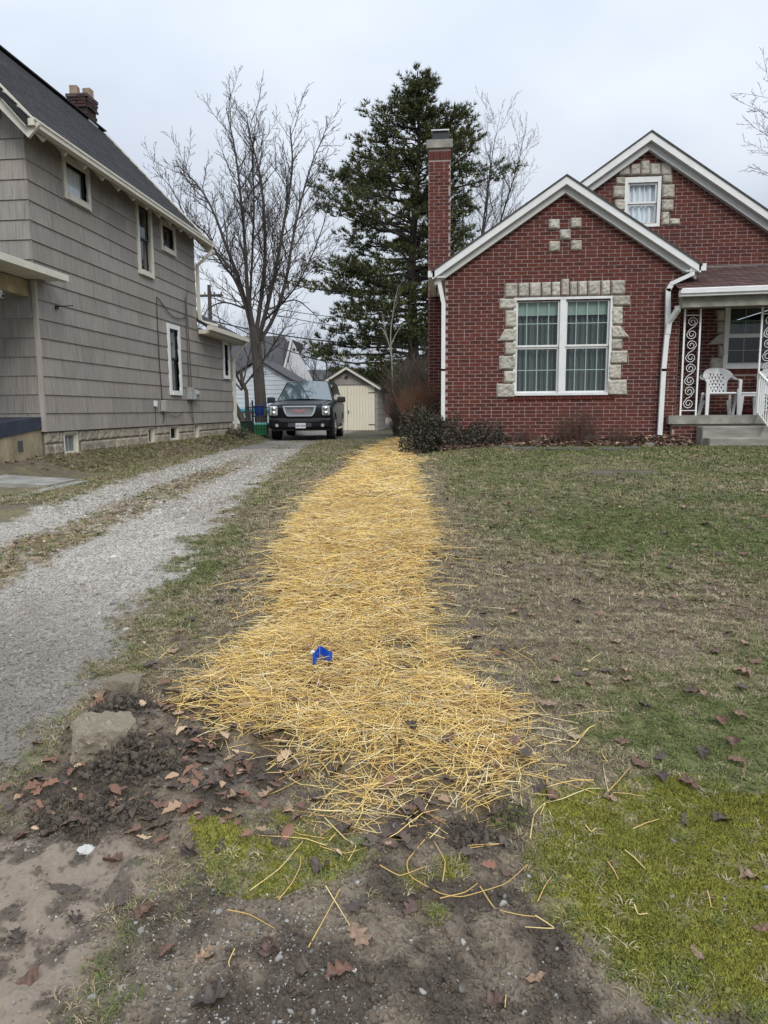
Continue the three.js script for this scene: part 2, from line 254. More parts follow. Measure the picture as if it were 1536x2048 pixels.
const NEAR = [-3.6, 2.6, -5.2, -0.4], MID = [-9, 8, -17, -5.2];
function sheet(name, R, nx, nz, tw, th, fine, label) {
  const [x0, x1, z0, z1] = R, P = [], N = [], Uv = [], I = [], e = 0.03;
  for (let j = 0; j <= nz; j++) for (let i = 0; i <= nx; i++) {
    const x = mix(x0, x1, i / nx), z = mix(z1, z0, j / nz), y = gy(x, z), n = V(gy(x - e, z) - gy(x + e, z), 2 * e, gy(x, z - e) - gy(x, z + e)).normalize();
    P.push(x, y, z); N.push(n.x, n.y, n.z); Uv.push(i / nx, j / nz);
  }
  for (let j = 0; j < nz; j++) for (let i = 0; i < nx; i++) { const a = j * (nx + 1) + i, b = a + nx + 1; I.push(a, a + 1, b, a + 1, b + 1, b); }
  const g = new THREE.BufferGeometry(); g.setAttribute('position', new THREE.Float32BufferAttribute(P, 3)); g.setAttribute('normal', new THREE.Float32BufferAttribute(N, 3)); g.setAttribute('uv', new THREE.Float32BufferAttribute(Uv, 2)); g.setIndex(I);
  const cd = new Uint8Array(tw * th * 4), bd = new Uint8Array(tw * th * 4);
  for (let j = 0; j < th; j++) for (let i = 0; i < tw; i++) {
    const x = mix(x0, x1, (i + .5) / tw), z = mix(z1, z0, (j + .5) / th), [c, k, n2, n3, n4] = colourAt(x, z, true), p = (j * tw + i) * 4;
    for (let q = 0; q < 3; q++) cd[p + q] = clamp(toS(c[q])) * 255; cd[p + 3] = 255;
    const rough = clamp(k.lawn * .9 + k.gravel * .8 + k.soil * 1 + k.mud * .25 + k.moss * .8, 0, 1), b = clamp(0.5 + rough * (0.5 * (n4 - .5) + .5 * (n3 - .5)) + .25 * (n2 - .5));
    bd[p] = bd[p + 1] = bd[p + 2] = b * 255; bd[p + 3] = 255;
  }
  const T = (a, s) => { const t = new THREE.DataTexture(a, tw, th, THREE.RGBAFormat); t.magFilter = THREE.LinearFilter; if (s) t.colorSpace = THREE.SRGBColorSpace; t.needsUpdate = true; return t; };
  const m = std({ map: T(cd, true), bumpMap: T(bd, false), bumpScale: fine ? 0.02 : 0.04, roughness: 0.92 });
  const o = part(name, g, m); tag(o, label, 'ground', null, 'structure'); return o;
}
sheet('verge', NEAR, 250, 190, 2048, 1536, true, 'muddy verge and front lawn beside the gravel drive');
sheet('lawn', MID, 240, 170, 2048, 1408, false, 'winter lawn and gravel drive between the two houses');
{ // the rest of the ground out to the horizon
  const steps = (a, b, s) => { const r = []; for (let v = a; v < b - 1e-6; v += s) r.push(v); return r; };
  const X = [-400, -150, -80, -50, -35, -25, -18, -14, -12, ...steps(-11, -9, .5), ...steps(-9, 8, .25), 8, 9, 10, 12, 15, 20, 30, 50, 90, 160, 400], Z = [60, 30, 15, 8, 4, 2, 0.8, -0.4, ...steps(.8, 5.2, .4).map((v) => -v), -5.2, ...steps(5.6, 17, .6).map((v) => -v), ...steps(17, 38, .25).map((v) => -v), -38, -40, -43, -47, -52, -60, -70, -90, -130, -200, -300, -700];
  const g = new Geo(); const nx = X.length;
  for (const z of Z) for (const x of X) {
    let y = gBase(x, z) + (z > -24 ? relief(x, z) : 0); const inn = x > -8.7 && x < 7.7 && z < -0.7 && z > -16.7; const nearIn = x > -3.5 && x < 2.5 && z > -5.4 && z < -.5; const mid = x > -8.9 && x < 7.9 && z < -5.3 && z > -16.9; if (nearIn || mid) y -= 0.12;
    const c = colourAt(x, z, false)[0], f = 0.8 + 0.4 * fbm(x * 1.5, z * 1.5, 3, 5); g.col = c.map((v) => v * f); const e = .3; const n = V(gBase(x - e, z) - gBase(x + e, z), 2 * e, gBase(x, z - e) - gBase(x, z + e)).normalize(); g.v(x, y, z, n.x, n.y, n.z, x, z);
  }
  for (let j = 0; j < Z.length - 1; j++) for (let i = 0; i < nx - 1; i++) { const a = j * nx + i, b = a + nx; g.i.push(a, a + 1, b, a + 1, b + 1, b); }
  tag(part('ground', g, std({ vertexColors: true, map: shingT, bumpMap: grainB, bumpScale: 0.02, roughness: 0.95 })), 'winter ground running back behind the houses', 'ground', null, 'structure');
}
// ---------- brick house ----------
const brickTones = [[.138, .027, .0155], [.112, .0215, .0135], [.158, .033, .0185], [.095, .020, .0135], [.150, .030, .016], [.124, .026, .0165]];
const BL = 0.205, BH = 0.0675, MJ = 0.0135; // brick pitch, course pitch, joint
function brickGeoms(lens) { const r = {}; for (const [k, w] of Object.entries(lens)) r[k] = brickTones.map((c, t) => geo((g) => { g.col = c; g.b(-w / 2, w / 2, -(BH - MJ) / 2, (BH - MJ) / 2, -.02, .006 + .0012 * (t % 3)); })); return r; }
const bg = brickGeoms({ s: BL - MJ, h: BL / 2 - MJ, q: BL * 0.75 - MJ });
// bricks on a plane z (facing +z), between y0 and y1, spans(y) gives the clear x intervals; the matrix places the wall
function layBricks(out, spans, y0, y1, z, seed, wallM) {
  const R = rng(seed); let c = 0;
  for (let y = y0; y < y1 - BH * .5; y += BH, c++) {
    const hdr = c % 7 === 3, ym = y + BH / 2;
    for (const [a, b] of spans(ym)) {
      const off = (c % 2 ? BL / 2 : 0); let i = 0, x = Math.floor((a + 50 - off) / BL) * BL - 50 + off;
      while (x < b) {
        const full = hdr && (i++ % 2) ? BL / 2 : BL; let p = Math.max(a, x), q = Math.min(b, x + full); x += full; if (q - p < 0.05) continue;
        const w = q - p - MJ, t = Math.floor(R() * 6), kind = w > BL * .8 ? 's' : w > BL * .56 ? 'q' : 'h', gw = { s: BL - MJ, q: BL * .75 - MJ, h: BL / 2 - MJ }[kind];
        const m = new THREE.Matrix4().makeTranslation((p + q) / 2, ym, z + (R() - .5) * .003); m.scale(V(w / gw, 1, 1)); if (wallM) m.premultiply(wallM);
        out.push({ g: bg[kind][t], m, size: w * BH * 50 });
      }
    }
  }
}
const cut = (spans, a, b) => { const r = []; for (const [p, q] of spans) { if (b <= p || a >= q) r.push([p, q]); else { if (a > p) r.push([p, a]); if (b < q) r.push([b, q]); } } return r; };
function rock(w, h, d, seed, poly) { // rock-faced block: front face rough, edges pitched
  const nx = Math.max(4, Math.round(w / .02)), ny = Math.max(4, Math.round(h / .02)), g = new Geo(), R = rng(seed); const tone = .82 + .3 * R(), warm = R(); g.col = [.60 * tone, (.545 + .02 * warm) * tone, (.455 + .03 * warm) * tone];
  const P = (u, v) => poly ? [mix(mix(poly[0][0], poly[1][0], u), mix(poly[3][0], poly[2][0], u), v), mix(mix(poly[0][1], poly[1][1], u), mix(poly[3][1], poly[2][1], u), v)] : [(u - .5) * w, (v - .5) * h];
  const k = 0; for (let j = 0; j <= ny; j++) for (let i = 0; i <= nx; i++) {
    const u = i / nx, v = j / ny, [x, y] = P(u, v), e = Math.min(u * w, (1 - u) * w, v * h, (1 - v) * h), lift = sst(0, .016, e), z = lift * (d * .22 + d * .5 * fbm(x * 9 + seed, y * 9, 2, seed) + d * .75 * vnoise(x * 38 + seed, y * 38, seed));
    g.v(x, y, z, 0, 0, 1, x, y);
  }
  for (let j = 0; j < ny; j++) for (let i = 0; i < nx; i++) { const a = j * (nx + 1) + i, b = a + nx + 1; g.i.push(a, a + 1, b + 1, a, b + 1, b); }
  const G = g.geom(); G.computeVertexNormals();
  const s = new Geo(); s.col = g.col; const c = [P(0, 0), P(1, 0), P(1, 1), P(0, 1)]; for (let i = 0; i < 4; i++) { const a = c[i], b = c[(i + 1) % 4]; s.quad(V(a[0], a[1], -.05), V(b[0], b[1], -.05), V(b[0], b[1], 0), V(a[0], a[1], 0)); }
  return mergeGeometries([G, s.geom()]);
}
function wallWithHoles(pts, holes, depth) { const s = new THREE.Shape(pts.map((p) => new THREE.Vector2(...p))); for (const [a, b, c, d] of holes) s.holes.push(new THREE.Path([[a, c], [a, d], [b, d], [b, c]].map((p) => new THREE.Vector2(...p)))); const g = new THREE.ExtrudeGeometry(s, { depth, bevelEnabled: false }); g.translate(0, 0, -depth); return g; }
// a window: origin at the middle of its opening, facing +z
function windowPart(parent, { pos, ry = 0, w, h, trim = .05, proud = .03, mat = M.white, sashMat, units = 1, mull = .1, grid, curtain, shade, rail = true, sill = 0, head = 0, label, back = M.curtain, split = .5 }) {
  sashMat = sashMat || mat;
  const f = geo((g) => { const W = w / 2, H = h / 2, t = trim; g.b(-W - t, -W, -H - t, H + t + head, -.08, proud); g.b(W, W + t, -H - t, H + t + head, -.08, proud); g.b(-W, W, H, H + t + head, -.08, proud - .002); g.b(-W, W, -H - t, -H, -.08, proud + sill); });
  const o = part('window', f, mat, parent, label); o.position.set(...pos); o.rotation.y = ry;
  const uw = (w - mull * (units - 1)) / units;
  for (let n = 0; n < units; n++) {
    const cx = -w / 2 + uw / 2 + n * (uw + mull);
    if (n) part('mullion', geo((g) => g.b(cx - uw / 2 - mull, cx - uw / 2, -h / 2, h / 2, -.07, proud - .006)), mat, o);
    const st = .035, hs = rail ? [[-h / 2, -h / 2 + h * split, -.045], [-h / 2 + h * split, h / 2, -.02]] : [[-h / 2, h / 2, -.03]];
    for (const [a, b, z] of hs) {
      part('sash', geo((g) => { g.b(cx - uw / 2, cx - uw / 2 + st, a, b, z - .03, z); g.b(cx + uw / 2 - st, cx + uw / 2, a, b, z - .03, z); g.b(cx - uw / 2 + st, cx + uw / 2 - st, a, a + st, z - .03, z - .001); g.b(cx - uw / 2 + st, cx + uw / 2 - st, b - st, b, z - .03, z - .001); }), sashMat, o);
      part('pane', geo((g) => g.quad(V(cx - uw / 2 + st * .8, a + st * .8, z - .012), V(cx + uw / 2 - st * .8, a + st * .8, z - .012), V(cx + uw / 2 - st * .8, b - st * .8, z - .012), V(cx - uw / 2 + st * .8, b - st * .8, z - .012))), M.glass, o);
      if (grid) { const [gx, gyN] = grid; for (let i = 1; i < gx; i++) { const x = cx - uw / 2 + uw * i / gx; part('glazing_bar', geo((g) => g.b(x - .006, x + .006, a + st, b - st, z - .025, z - .016)), grid[2] || mat, o); } for (let j = 1; j < gyN; j++) { const y = mix(a, b, j / gyN); part('glazing_bar', geo((g) => g.b(cx - uw / 2 + st, cx + uw / 2 - st, y - .006, y + .006, z - .026, z - .015)), grid[2] || mat, o); } }
    }
    if (curtain) { const [c0, c1, y0, y1, cm, dep = .16] = curtain; part('curtain', geo((g) => { const N = Math.ceil(uw * (c1 - c0) / .012), Q = []; for (let i = 0; i <= N; i++) { const u = mix(c0, c1, i / N), x = cx - uw / 2 + u * uw, z = -dep - .03 * Math.sin(x * 62 + 2 * vnoise(x * 9, n, 4)) - .02 * vnoise(x * 25, 3, n); Q.push([x, z]); } for (let i = 0; i < N; i++) g.quad(V(Q[i][0], mix(-h / 2, h / 2, y0), Q[i][1]), V(Q[i + 1][0], mix(-h / 2, h / 2, y0), Q[i + 1][1]), V(Q[i + 1][0], mix(-h / 2, h / 2, y1), Q[i + 1][1]), V(Q[i][0], mix(-h / 2, h / 2, y1), Q[i][1])); }), cm, o); }
    if (shade) part('roller_shade', geo((g) => g.b(cx - uw / 2, cx + uw / 2, mix(-h / 2, h / 2, shade), h / 2, -.105, -.10)), M.shade, o);
  }
  return o;
}
function chevron(cx, py, half, slope, thick, z0, depth, side) { // a rake board of one slope, its lower edge vertical thickness 'thick'
  const s = side, S = new THREE.Shape([[cx, py], [cx + s * half, py - half * slope], [cx + s * half, py - half * slope - thick], [cx, py - thick]].map((p) => new THREE.Vector2(...p))); const g = new THREE.ExtrudeGeometry(S, { depth, bevelEnabled: false }); g.translate(0, 0, z0); return g;
}
const house = thing('brick_house', 'dark red brick bungalow with two front gables, white trim and rough stone window surrounds', 'house');
const FZ = -13.8, BZ = -14.9, slope = .665, cx0 = 1.98, cx1 = 3.66, GY = .72;
const winB = { x0: 1.165, x1: 2.84, y0: 1.79, y1: 3.46 };
{
  const bay = { l: -.13, r: 4.07 }, topAt = (x) => 5.36 - Math.abs(x - cx0) * slope;
  part('wall', wallWithHoles([[bay.l, GY], [bay.r, GY], [bay.r, topAt(bay.r)], [cx0, 5.36], [bay.l, topAt(bay.l)]], [[winB.x0, winB.x1, winB.y0, winB.y1]], .25).translate(0, 0, FZ), M.mortar, house, 'front bay wall of dark red brick with pale joints');
  // side walls and the main gable wall behind
  part('wall', geo((g) => { g.b(-.13, .1, GY, 3.95, -24, FZ - .25); }), M.mortar, house); part('wall', geo((g) => g.b(3.84, 4.07, GY, 3.95, BZ, FZ - .25)), M.mortar, house);
  const winG = [3.32, 3.87, 4.99, 5.74], winP = [5.31, 6.62, 2.32, 3.42], mainTop = (x) => 6.36 - Math.abs(x - cx1) * .685;
  part('wall', wallWithHoles([[-.1, GY], [7.5, GY], [7.5, mainTop(7.5)], [cx1, 6.36], [-.1, mainTop(-.1)]], [winG, winP], .25).translate(0, 0, BZ), M.mortar, house, 'main gable wall of dark red brick');
  part('wall', geo((g) => g.b(7.25, 7.5, GY, 3.7, -24, BZ - .25)), M.mortar, house); part('wall', geo((g) => { g.b(-.1, 7.5, GY, 3.8, -24.25, -24); }), M.mortar, house);
  part('wall', geo((g) => { g.tri(V(7.5, 3.75, -24.1), V(-.1, 3.75, -24.1), V(cx1, 6.36, -24.1)); }), M.mortar, house);
  const items = [];
  const sub = (spans, y, r, e = 0) => y > r[2] - e && y < r[3] + e ? cut(spans, r[0], r[1]) : spans;
  layBricks(items, (y) => { const half = y > topAt(bay.l) - .04 ? (5.34 - y) / slope - .03 : 9; let s = [[Math.max(bay.l, cx0 - half), Math.min(bay.r, cx0 + half)]]; if (s[0][1] - s[0][0] < .1) return []; return sub(s, y, [winB.x0, winB.x1, winB.y0 - .085, winB.y1]); }, GY + .015, 5.3, FZ, 11);
  const nFront = items.length;
  layBricks(items, (y) => { const half = (6.34 - y) / .685 - .03; let s = [[Math.max(-.1, cx1 - half), Math.min(7.5, cx1 + half)]]; if (s[0][1] - s[0][0] < .1) return []; if (y < 4.0) s = cut(s, -1, 4.07); if (y > 4) s = cut(s, cx0 - Math.max(0, (5.3 - y) / slope), cx0 + Math.max(0, (5.3 - y) / slope)); s = sub(s, y, winG); return sub(s, y, [winP[0], winP[1], winP[2] - .2, winP[3]]); }, GY + .035, 6.3, BZ, 12);
  // soldier bricks under the windows
  const sold = brickTones.map((c) => geo((g) => { g.col = c; g.b(-.0285, .0285, -.034, .034, -.02, .028); })), sold2 = brickTones.map((c) => geo((g) => { g.col = c; g.b(-.0285, .0285, -.08, .08, -.02, .016); })); const R = rng(5);
  for (let x = winB.x0 - .1; x < winB.x1 + .12; x += .067) items.push({ g: sold[Math.floor(R() * 6)], m: new THREE.Matrix4().makeTranslation(x, winB.y0 - .085, FZ), size: .6 });
  for (let x = winP[0]; x < winP[1]; x += .067) items.push({ g: sold2[Math.floor(R() * 6)], m: new THREE.Matrix4().makeTranslation(x, winP[2] - .1, BZ), size: .6 });
  // chimney on the side wall
  const chz = -15.9, chx0 = -.5, chx1 = -.05;
  part('wall', geo((g) => g.b(4.05, 4.062, 1, 3.9, BZ, FZ - .02)), M.mortar, house); layBricks(items, () => [[.03, 1.07]], GY, 3.8, 0, 14, new THREE.Matrix4().makeRotationY(Math.PI / 2).setPosition(4.066, 0, FZ + .0));
  const ch = part('chimney', geo((g) => { g.b(chx0, chx1, GY, 6.86, chz - .62, chz);  }), M.mortar, house, 'tall narrow brick chimney with concrete cap');
  const chItems = []; layBricks(chItems, () => [[chx0, chx1]], GY + .8, 6.6, chz, 13); layBricks(chItems, () => [[0, .62]], GY + .8, 6.6, 0, 15, new THREE.Matrix4().makeRotationY(-Math.PI / 2).setPosition(chx0, 0, chz - .62));
  for (let i = 0; i < 7; i++) chItems.push({ g: sold2[i % 6], m: new THREE.Matrix4().makeTranslation(chx0 + .035 + i * .0645, 6.7, chz), size: .5 });
  pieces(ch, 'brick', chItems, M.brick, 40, 'more_bricks', house);
  part('cap', geo((g) => g.b(chx0 - .045, chx1 + .045, 6.84, 7.0, chz - .66, chz + .05)), M.concrete, ch);
  part('flue', geo((g) => { g.b(chx0 + .08, chx1 - .06, 7.0, 7.2, chz - .5, chz - .08); }), M.dark, ch); part('flue_cover', geo((g) => g.b(chx0 + .05, chx1 - .03, 7.2, 7.225, chz - .53, chz - .04)), M.metal, ch);
  pieces(house, 'brick', items, M.brick, 300, 'more_bricks');
  // stones, traced on the wall plane
  const st = (z, p, seed, d = .05) => { const q = p.map(([a, b]) => onZ(a, b, z)), xs = q.map((v) => v.x), ys = q.map((v) => v.y), x0 = Math.min(...xs), x1 = Math.max(...xs), y0 = Math.min(...ys), y1 = Math.max(...ys), mx = (x0 + x1) / 2, my = (y0 + y1) / 2; const o = part('stone', rock(x1 - x0, y1 - y0, d, seed, q.map((v) => [v.x - mx, v.y - my])), M.stone, house); o.position.set(mx, my, z + .004); };
  const e1 = (a, b) => [860 + a / 6.144, 520 + b / 6.144], e2 = (a, b) => [1110 + a / 6.144, 520 + b / 6.144], e3 = (a, b) => [860 + a / 6.144, 720 + b / 6.144], e4 = (a, b) => [1110 + a / 6.144, 720 + b / 6.144];
  const rect = (f, a, b, c, d, f2 = f) => [f2(a, d), f2(c, d), f(c, b), f(a, b)];
  let sd = 100; const S = (p, z = FZ) => st(z, p, sd++);
  const jl = [908, 1080, 1220, 1365, 1490].map((v) => 860 + v / 6.144).concat([68, 178, 276, 398, 562, 682, 862].map((v) => 1110 + v / 6.144));
  for (let i = 0; i < jl.length - 1; i++) { const t = (x) => 567.2 - (x - 1008) * .0302 - (i === 5 ? 5.5 : 0), b = (x) => 596 - (x - 1008) * .026, a = jl[i] + .8, c = jl[i + 1] - .8; S([[a, b(a)], [c, b(c)], [c, t(c)], [a, t(a)]]); }
  S(rect(e1, 852, 476, 1062, 608)); S(rect(e1, 922, 616, 1062, 832)); S([e1(828, 1005), e1(1062, 1000), e1(1062, 842), e1(915, 850)]); S(rect(e1, 915, 1010, 1058, 1168)); S([e3(845, 122), e3(1050, 122), e1(1056, 1176), e1(845, 1180)]); S(rect(e3, 905, 132, 1050, 284)); S(rect(e3, 815, 290, 1040, 466));
  S(rect(e2, 695, 436, 922, 566)); S(rect(e2, 692, 572, 832, 798)); S([e2(684, 962), e2(922, 958), e2(795, 804), e2(690, 806)]); S(rect(e2, 684, 968, 826, 1104)); S([e4(660, 48), e4(885, 44), e2(892, 1112), e2(680, 1112)]); S(rect(e4, 652, 56, 812, 234)); S(rect(e4, 642, 242, 882, 436));
  const e8 = (a, b) => [820 + a / 2.145, 240 + b / 2.145];
  for (const [a, b] of [[594, 425], [688, 419], [641, 469], [595, 519], [689, 516]]) S([e8(a, b + 47), e8(a + 48, b + 46), e8(a + 48, b), e8(a, b + 1)]);
  const e9 = (a, b) => [1130 + a / 3.783, 250 + b / 3.783];
  for (const [a, c, t] of [[402, 490, 303], [492, 570, 296], [572, 640, 268], [642, 722, 290], [724, 808, 288]]) S([e9(a, 388), e9(c, 384), e9(c, t), e9(a, t + 3)], BZ);
  for (const [a, b, c, d] of [[382, 393, 455, 456], [360, 460, 455, 556], [375, 564, 455, 652], [735, 378, 812, 446], [732, 450, 828, 556], [730, 564, 820, 654], [728, 658, 788, 760], [790, 708, 868, 760]]) S(rect(e9, a, b, c, d), BZ);
  const ea = (a, b) => [1340 + a / 7.837, 560 + b / 7.837];
  for (const p of [rect(ea, 725, 470, 860, 640), rect(ea, 725, 645, 860, 830), [ea(570, 1015), ea(850, 1010), ea(850, 835), ea(770, 838)], rect(ea, 745, 1022, 850, 1205), rect(ea, 615, 1215, 835, 1400)]) S(p, BZ);
  // windows
  windowPart(house, { pos: [(winB.x0 + winB.x1) / 2, (winB.y0 + winB.y1) / 2, FZ], w: winB.x1 - winB.x0, h: winB.y1 - winB.y0, trim: .045, proud: .03, units: 2, mull: .1, grid: [4, 2, std({ color: lin(.4, .48, .45) })], curtain: [0, 1, 0, .84, M.curtain, .17], shade: .84, sill: .02, label: 'white double window with grille bars and grey curtains' });
  windowPart(house, { pos: [(winG[0] + winG[1]) / 2, (winG[2] + winG[3]) / 2, BZ], w: winG[1] - winG[0], h: winG[3] - winG[2], trim: .06, proud: .02, units: 1, head: .04, curtain: [0, 1, 0, 1, M.whiteCurtain, .10], label: 'small white attic window with lace curtains' });
  windowPart(house, { pos: [(winP[0] + winP[1]) / 2, (winP[2] + winP[3]) / 2, BZ], w: winP[1] - winP[0], h: winP[3] - winP[2], trim: .08, proud: .03, grid: [4, 2, std({ color: lin(.3, .3, .3) })], curtain: [.0, 1, .5, .78, std({ color: lin(.12, .15, .135), side: 2 }), .12], label: 'white porch window with dark panes' });
  // roofs
  const roofSlab = (cx, py, half, sl, z0, z1, nm, lab) => { for (const s of [-1, 1]) { const o = part('roof', geo((g) => { const a = V(cx, py, z1), b = V(cx + s * half, py - half * sl, z1), c = b.clone().setZ(z0), d = a.clone().setZ(z0), t = V(0, .032, 0), u = (v) => v.clone().add(t); g.col = [.10, .095, .09]; if (s > 0) g.hexa([a, b, c, d, u(a), u(b), u(c), u(d)]); else g.hexa([b, a, d, c, u(b), u(a), u(d), u(c)]); }), M.shingle, house, lab); } };
  roofSlab(cx0, 5.52, 2.36, slope, -17, FZ + .24, 'roof', 'dark shingle roof of the front bay'); roofSlab(cx1, 6.56, 3.98, .685, -24.6, BZ + .26, 'roof', 'dark shingle roof of the main gable');
  for (const s of [-1, 1]) {
    part('rake_board', chevron(cx0, 5.52, 2.34, slope, .13, FZ + .03, .19, s), M.white, house); part('rake_frieze', chevron(cx0, 5.40, 2.3, slope, .13, FZ + .02, .10, s), M.paint, house); part('rake_moulding', chevron(cx0, 5.42, 2.32, slope, .04, FZ + .03, .155, s), M.paint, house);
    part('rake_board', chevron(cx1, 6.56, 3.95, .685, .14, BZ + .03, .21, s), M.white, house); part('rake_frieze', chevron(cx1, 6.43, 3.9, .685, .14, BZ + .02, .11, s), M.paint, house); part('rake_moulding', chevron(cx1, 6.45, 3.92, .685, .04, BZ + .03, .17, s), M.paint, house);
  }
  // eave gutters running back
  part('gutter', geo((g) => { g.b(-.44, -.32, 3.87, 3.98, -17, FZ + .22); }), M.white, house); part('gutter', geo((g) => { g.b(4.29, 4.41, 3.87, 3.99, BZ, FZ + .22); }), M.white, house);
  part('soffit', geo((g) => { g.b(-.32, -.13, 3.86, 3.89, -17, FZ + .2); g.b(4.07, 4.29, 3.86, 3.89, BZ, FZ + .2); }), M.paint, house);
}
function spout(pts, w, name, label, mat = M.white) { return solo(name, geo((g) => { for (let i = 0; i < pts.length - 1; i++) { const a = pts[i], b = pts[i + 1], t = V().subVectors(b, a).normalize().multiplyScalar(w * .28); g.bar(a.clone().sub(i ? t : V()), b.clone().add(i < pts.length - 2 ? t : V()), w, w * .8, Math.abs(t.y) > Math.abs(t.x) + Math.abs(t.z) ? V(0, 0, 1) : V(0, 1, 0)); } }), mat, label, 'downspout'); }
spout([onZ(876, 553, FZ + .1), onZ(887, 607, FZ + .08), onZ(886.5, 740, FZ + .08), onZ(886, 842, FZ + .08)], .072, 'downspout', 'white downspout at the bay corner beside the chimney and dark shrub');
spout([onZ(1386, 531, FZ + .16), onZ(1383, 549, FZ + .16), onZ(1344, 567, FZ + .1), onZ(1336, 580, FZ + .1), onZ(1335, 655, FZ + .1), onZ(1327, 740, FZ + .1), onZ(1319, 872, FZ + .1), onZ(1315, 884, FZ + .2)], .082, 'downspout', 'white bent downspout between the brick bay and the porch');
spout([onZ(1355, 612, FZ + .3), onZ(1355, 620, FZ + .28), onZ(1338, 645, FZ + .13), onZ(1335, 668, FZ + .11)], .085, 'downspout_branch', 'short curved white pipe joining porch gutter to the downspout');
// ---------- porch of the brick house ----------
{
  const R = rng(77), PZ = -13.6, FL = 1.36;
  part('porch_floor', geo((g) => { g.b(3.9, 8, FL - .15, FL, BZ + .02, PZ); }), M.concrete, house, 'concrete porch floor slab');
  part('porch_base', geo((g) => g.b(3.98, 8, GY - .3, FL - .15, BZ, PZ + -.06)), M.mortar, house);
  const it = []; layBricks(it, () => [[3.98, 4.55]], GY - .02, FL - .16, PZ - .06, 21); pieces(house, 'porch_brick', it, M.brick, 60, 'more_porch_bricks');
  const steps = thing('porch_steps', 'weathered concrete steps leading up to the porch', 'steps');
  part('step', new RoundedBoxGeometry(2.2, .36, .36, 2, .025).translate(5.5, FL - .19 - .18, PZ + .11), M.concrete, steps); part('step', new RoundedBoxGeometry(2.2, .5, .36, 2, .025).translate(5.53, FL - .38 - .25, PZ + .40), M.concrete, steps);
  const wk = part('front_walk', geo((g) => { g.b(4.75, 6.4, .60, .815, -13.05, -12.35); }), std({ color: lin(.40, .37, .32), map: blotchT, bumpMap: grainB, bumpScale: .005 })); tag(wk, 'concrete walk at the foot of the porch steps', 'path', null, 'structure');
  // shed roof over the porch
  const a0 = V(3.98, 3.52, PZ + .22), b0 = V(8, 3.58, PZ + .22), up = V(0, .55, -1.32);
  part('porch_roof', geo((g) => { const t = V(0, -.06, 0); g.col = [.1, .05, .045]; const a = a0.clone(), b = b0.clone(), c = b0.clone().add(up), d = a0.clone().add(up), k = (v) => v.clone().add(t); g.hexa([k(a), k(b), k(c), k(d), a, b, c, d]); }), M.shingle, house, 'brown shingled porch roof');
  const tones = [[.12, .06, .05], [.095, .045, .04], [.14, .075, .06], [.105, .06, .04], [.085, .045, .045]].map((c) => geo((g) => { g.col = c; g.b(-.148, .148, 0, .013, -.09, .09); })), itm = [], sl = up.clone().normalize(), len = up.length(), q = new THREE.Quaternion().setFromUnitVectors(V(0, 0, -1), sl);
  for (let r = 0; r * .11 < len - .06; r++) for (let x = 4.05 + (r % 2) * .15; x < 6.4; x += .3) { const p = V(x, mix(a0.y, b0.y, (x - 3.98) / 4.02) + .003, a0.z).addScaledVector(sl, r * .11 + .07); itm.push({ g: tones[Math.floor(R() * 5)], m: new THREE.Matrix4().compose(p.add(V(0, .012, 0)), q.clone().multiply(new THREE.Quaternion().setFromAxisAngle(V(1, 0, 0), -.05)), V(1, 1, 1)), size: .3 }); }
  pieces(house, 'porch_shingle', itm, M.shingle, 150, 'more_porch_shingles');
  part('porch_flashing', geo((g) => g.bar(V(4.08, 4.1, BZ + .03), V(8, 4.13, BZ + .03), .06, .12)), std({ color: lin(.25, .25, .24), map: blotchT }), house);
  part('porch_gutter', geo((g) => { g.bar(V(3.9, 3.47, PZ + .3), V(8, 3.53, PZ + .3), .13, .06); g.bar(V(3.9, 3.42, PZ + .28), V(8, 3.48, PZ + .28), .10, .05); g.bar(V(3.95, 3.53, PZ + .24), V(8, 3.59, PZ + .24), .05, .022); }), M.white, house, 'white porch gutter');
  part('porch_beam', geo((g) => { g.bar(V(3.98, 3.34, PZ + .1), V(8, 3.39, PZ + .1), .2, .23); }), std({ color: lin(.34, .33, .27), map: blotchT }), house);
  part('porch_ceiling', geo((g) => g.bar(V(4.07, 3.42, -14.2), V(8, 3.46, -14.2), 1.3, .03)), M.paint, house);
  // scroll iron posts
  const iron = std({ color: lin(.74, .74, .72), roughness: .5 });
  const post = (x0, x1, label) => {
    const t = thing('scroll_iron_post', label, 'porch post', [x0, FL, PZ - .12], 0, 'scroll porch posts'); const H = 1.89, w = x1 - x0;
    for (const x of [0, w]) part('upright', geo((g) => g.b(x - .014, x + .014, 0, H, -.014, .014)), iron, t); for (const y of [.09, H - .12]) part('crossbar', geo((g) => g.b(.014, w - .014, y - .007, y + .007, -.007, .007)), iron, t);
    const n = 4, sH = (H - .26) / n, spiral = (cx, cy, r, a0, dir, turns) => { const p = []; for (let i = 0; i <= 22; i++) { const k = i / 22, a = a0 + dir * turns * 6.283 * k, q = mix(r, r * .22, k); p.push(V(cx + Math.cos(a) * q, cy + Math.sin(a) * q, 0)); } return p; };
    for (let i = 0; i < n; i++) { const y0 = .1 + i * sH + .02, r = w * .33, cyA = y0 + r + .005, cyB = y0 + sH - r - .01, A = spiral(w * .5, cyA, r, Math.PI, 1, 1.6), B = spiral(w * .5, cyB, r, 0, 1, 1.6), mid = [V(w * .5 + r, cyB, 0), V(w * .62, mix(cyA, cyB, .6), 0), V(w * .36, mix(cyA, cyB, .4), 0), V(w * .5 - r, cyA, 0)]; const cr = new THREE.CatmullRomCurve3(mid).getPoints(8); part('scroll', geo((g) => { g.tube([...B.slice().reverse(), ...cr.slice(1, -1), ...A], .0068, 4); }), iron, t); }
    return t;
  };
